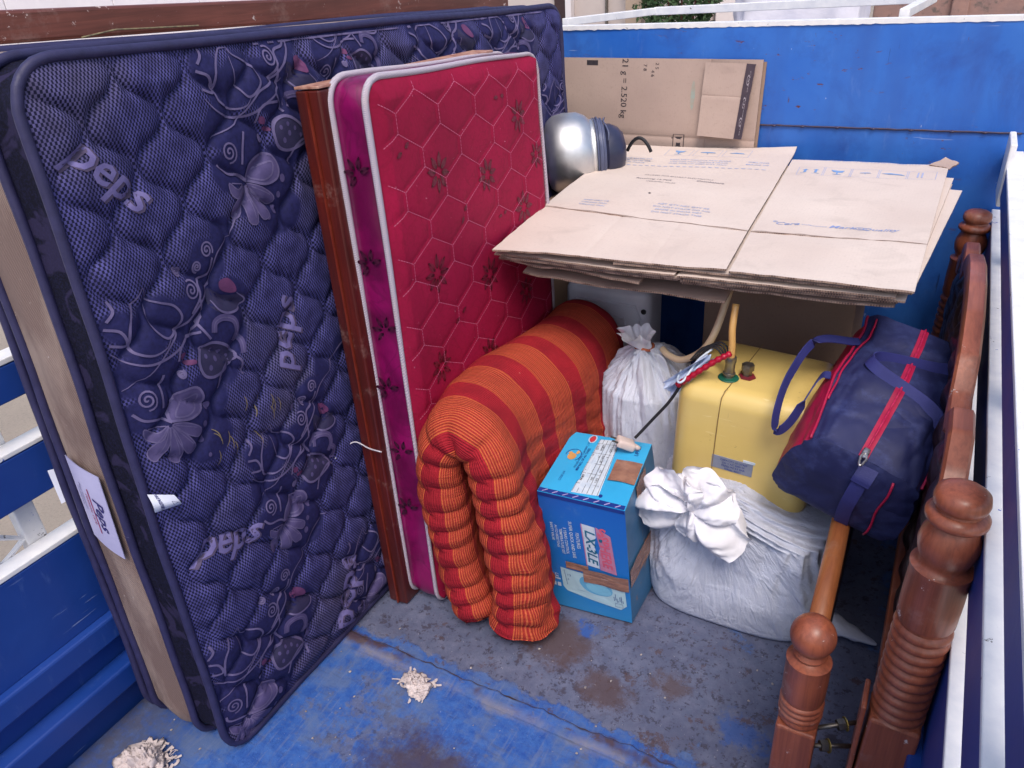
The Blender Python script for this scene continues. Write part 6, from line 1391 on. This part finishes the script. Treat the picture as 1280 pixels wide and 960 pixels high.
for (a, b, nx_) in (((-.016, 1.075, .285), (.048, 1.115, .290), .024), ((-.016, 1.065, .245), (.048, 1.100, .238), -.002)):
    bt = MB().tube([a, b], .0045, 10).build('bed_bolt', m_steel, ft, smooth=True)
    a, b = Vector(a), Vector(b); t = (b - a).normalized(); c_ = a + t * (nx_ + .02)
    MB().lathe([(0, -.007), (.011, -.007), (.0115, 0), (.011, .007), (0, .007)], 6, axis_mtx(c_, t)).build('nut', m_steel, bt)
    MB().lathe([(0, -.001), (.0135, -.001), (.0135, .001), (0, .001)], 18, axis_mtx(c_ + t * .009, t)).build('washer', plain('brass_washer', srgb(190, 170, 96), srgb(160, 140, 80), 30, .3, Metallic=.8), bt)

# ------------------------------------------------------------------ rags and litter on the floor
def rag(lbl, c, r, h, n, seed, name='cotton_waste'):
    rr = np.random.RandomState(seed); V = []; F = []
    nl = 9                                                        # soft crumpled lumps
    for k in range(nl):
        a = rr.uniform(0, 2 * PI); q = rr.uniform(0, .75) * r; cc = Vector((c[0] + q * math.cos(a), c[1] + q * math.sin(a), .004)); rx = r * rr.uniform(.28, .5); hz = h * rr.uniform(.5, 1.) * (1.2 - q / r); o = len(V); ni, nj = 26, 16
        for i in range(ni):
            for j in range(nj):
                th = 2 * PI * i / ni; ph = PI / 2 * j / (nj - 1); d_ = Vector((math.cos(th) * math.cos(ph), math.sin(th) * math.cos(ph), math.sin(ph)))
                m_ = 1 + .75 * noise.noise(d_ * 2.2 + Vector((k * 7, seed, 0))) + .45 * abs(noise.noise(d_ * 6 + Vector((k, seed, 4)))) + .25 * noise.noise(d_ * 14)
                m_ *= 1 + .25 * noise.noise(d_ * 5 + Vector((3, k, 1))); V.append(cc + Vector((d_.x * rx * m_, d_.y * rx * m_, d_.z * hz * m_)))
        F += [(o + i * nj + j, o + ((i + 1) % ni) * nj + j, o + ((i + 1) % ni) * nj + j + 1, o + i * nj + j + 1) for i in range(ni) for j in range(nj - 1)]
    for k in range(n):                                            # frayed strands
        a = rr.uniform(0, 2 * PI); q = rr.uniform(.3, 1.12) * r; P = Vector((c[0] + q * math.cos(a), c[1] + q * math.sin(a), .004 + h * max(.05, 1 - q / r) * rr.uniform(.3, 1.1)))
        L = rr.uniform(.012, .030); w = rr.uniform(.003, .008); ang = rr.uniform(0, 2 * PI); cur = rr.uniform(-3, 3); o = len(V); m = 8
        for i in range(m):
            t = i / (m - 1) - .5; P += Vector((math.cos(ang + cur * t), math.sin(ang + cur * t), .12 * math.sin(k + 4 * t))) * L / m
            s_ = Vector((-math.sin(ang + cur * t), math.cos(ang + cur * t), .4 * math.sin(k * 2.))) * w / 2
            for sg in (-1, 1): p_ = P + s_ * sg; p_.z = max(p_.z, .0025); V.append(p_)
        for i in range(m - 1): F.append((o + 2 * i, o + 2 * i + 1, o + 2 * i + 3, o + 2 * i + 2))
    return tag(build(name, V, F, m_rag, loc=(c[0], c[1], 0)), lbl, 'rag', 'tufts of cotton waste on the floor')
m_rag = plain('cotton_waste', srgb(206, 194, 192), srgb(176, 164, 164), 30, .9, .5, 120, .002)
rag('small tuft of white cotton waste lying alone on the blue floor', (-.93, 1.00, 0), .040, .020, 34, 4)
rag('larger heap of grey white cotton waste by the mattress corner at lower left', (-1.375, .535, 0), .066, .045, 70, 9)
rr = np.random.RandomState(11); V = []; F = []
for k in range(70):
    x, y = rr.uniform(-1.45, -.1), rr.uniform(.55, 1.45); s_ = rr.uniform(.0015, .004); o = len(V); z0 = .0 if y < 1.04 else -.005
    for q in range(5): a = 2 * PI * q / 5 + rr.rand(); V.append((x + s_ * math.cos(a), y + s_ * math.sin(a) * 1.2, z0 + .002))
    V.append((x, y, z0 + .002 + s_ * .7)); F += [(o + q, o + (q + 1) % 5, o + 5) for q in range(5)]
tag(build('litter', V, F, plain('pale_grit', srgb(180, 172, 168), srgb(120, 110, 110), 30, .9), smooth=False), 'scattered crumbs of pale grit on the worn blue floor', 'grit', kind='stuff')
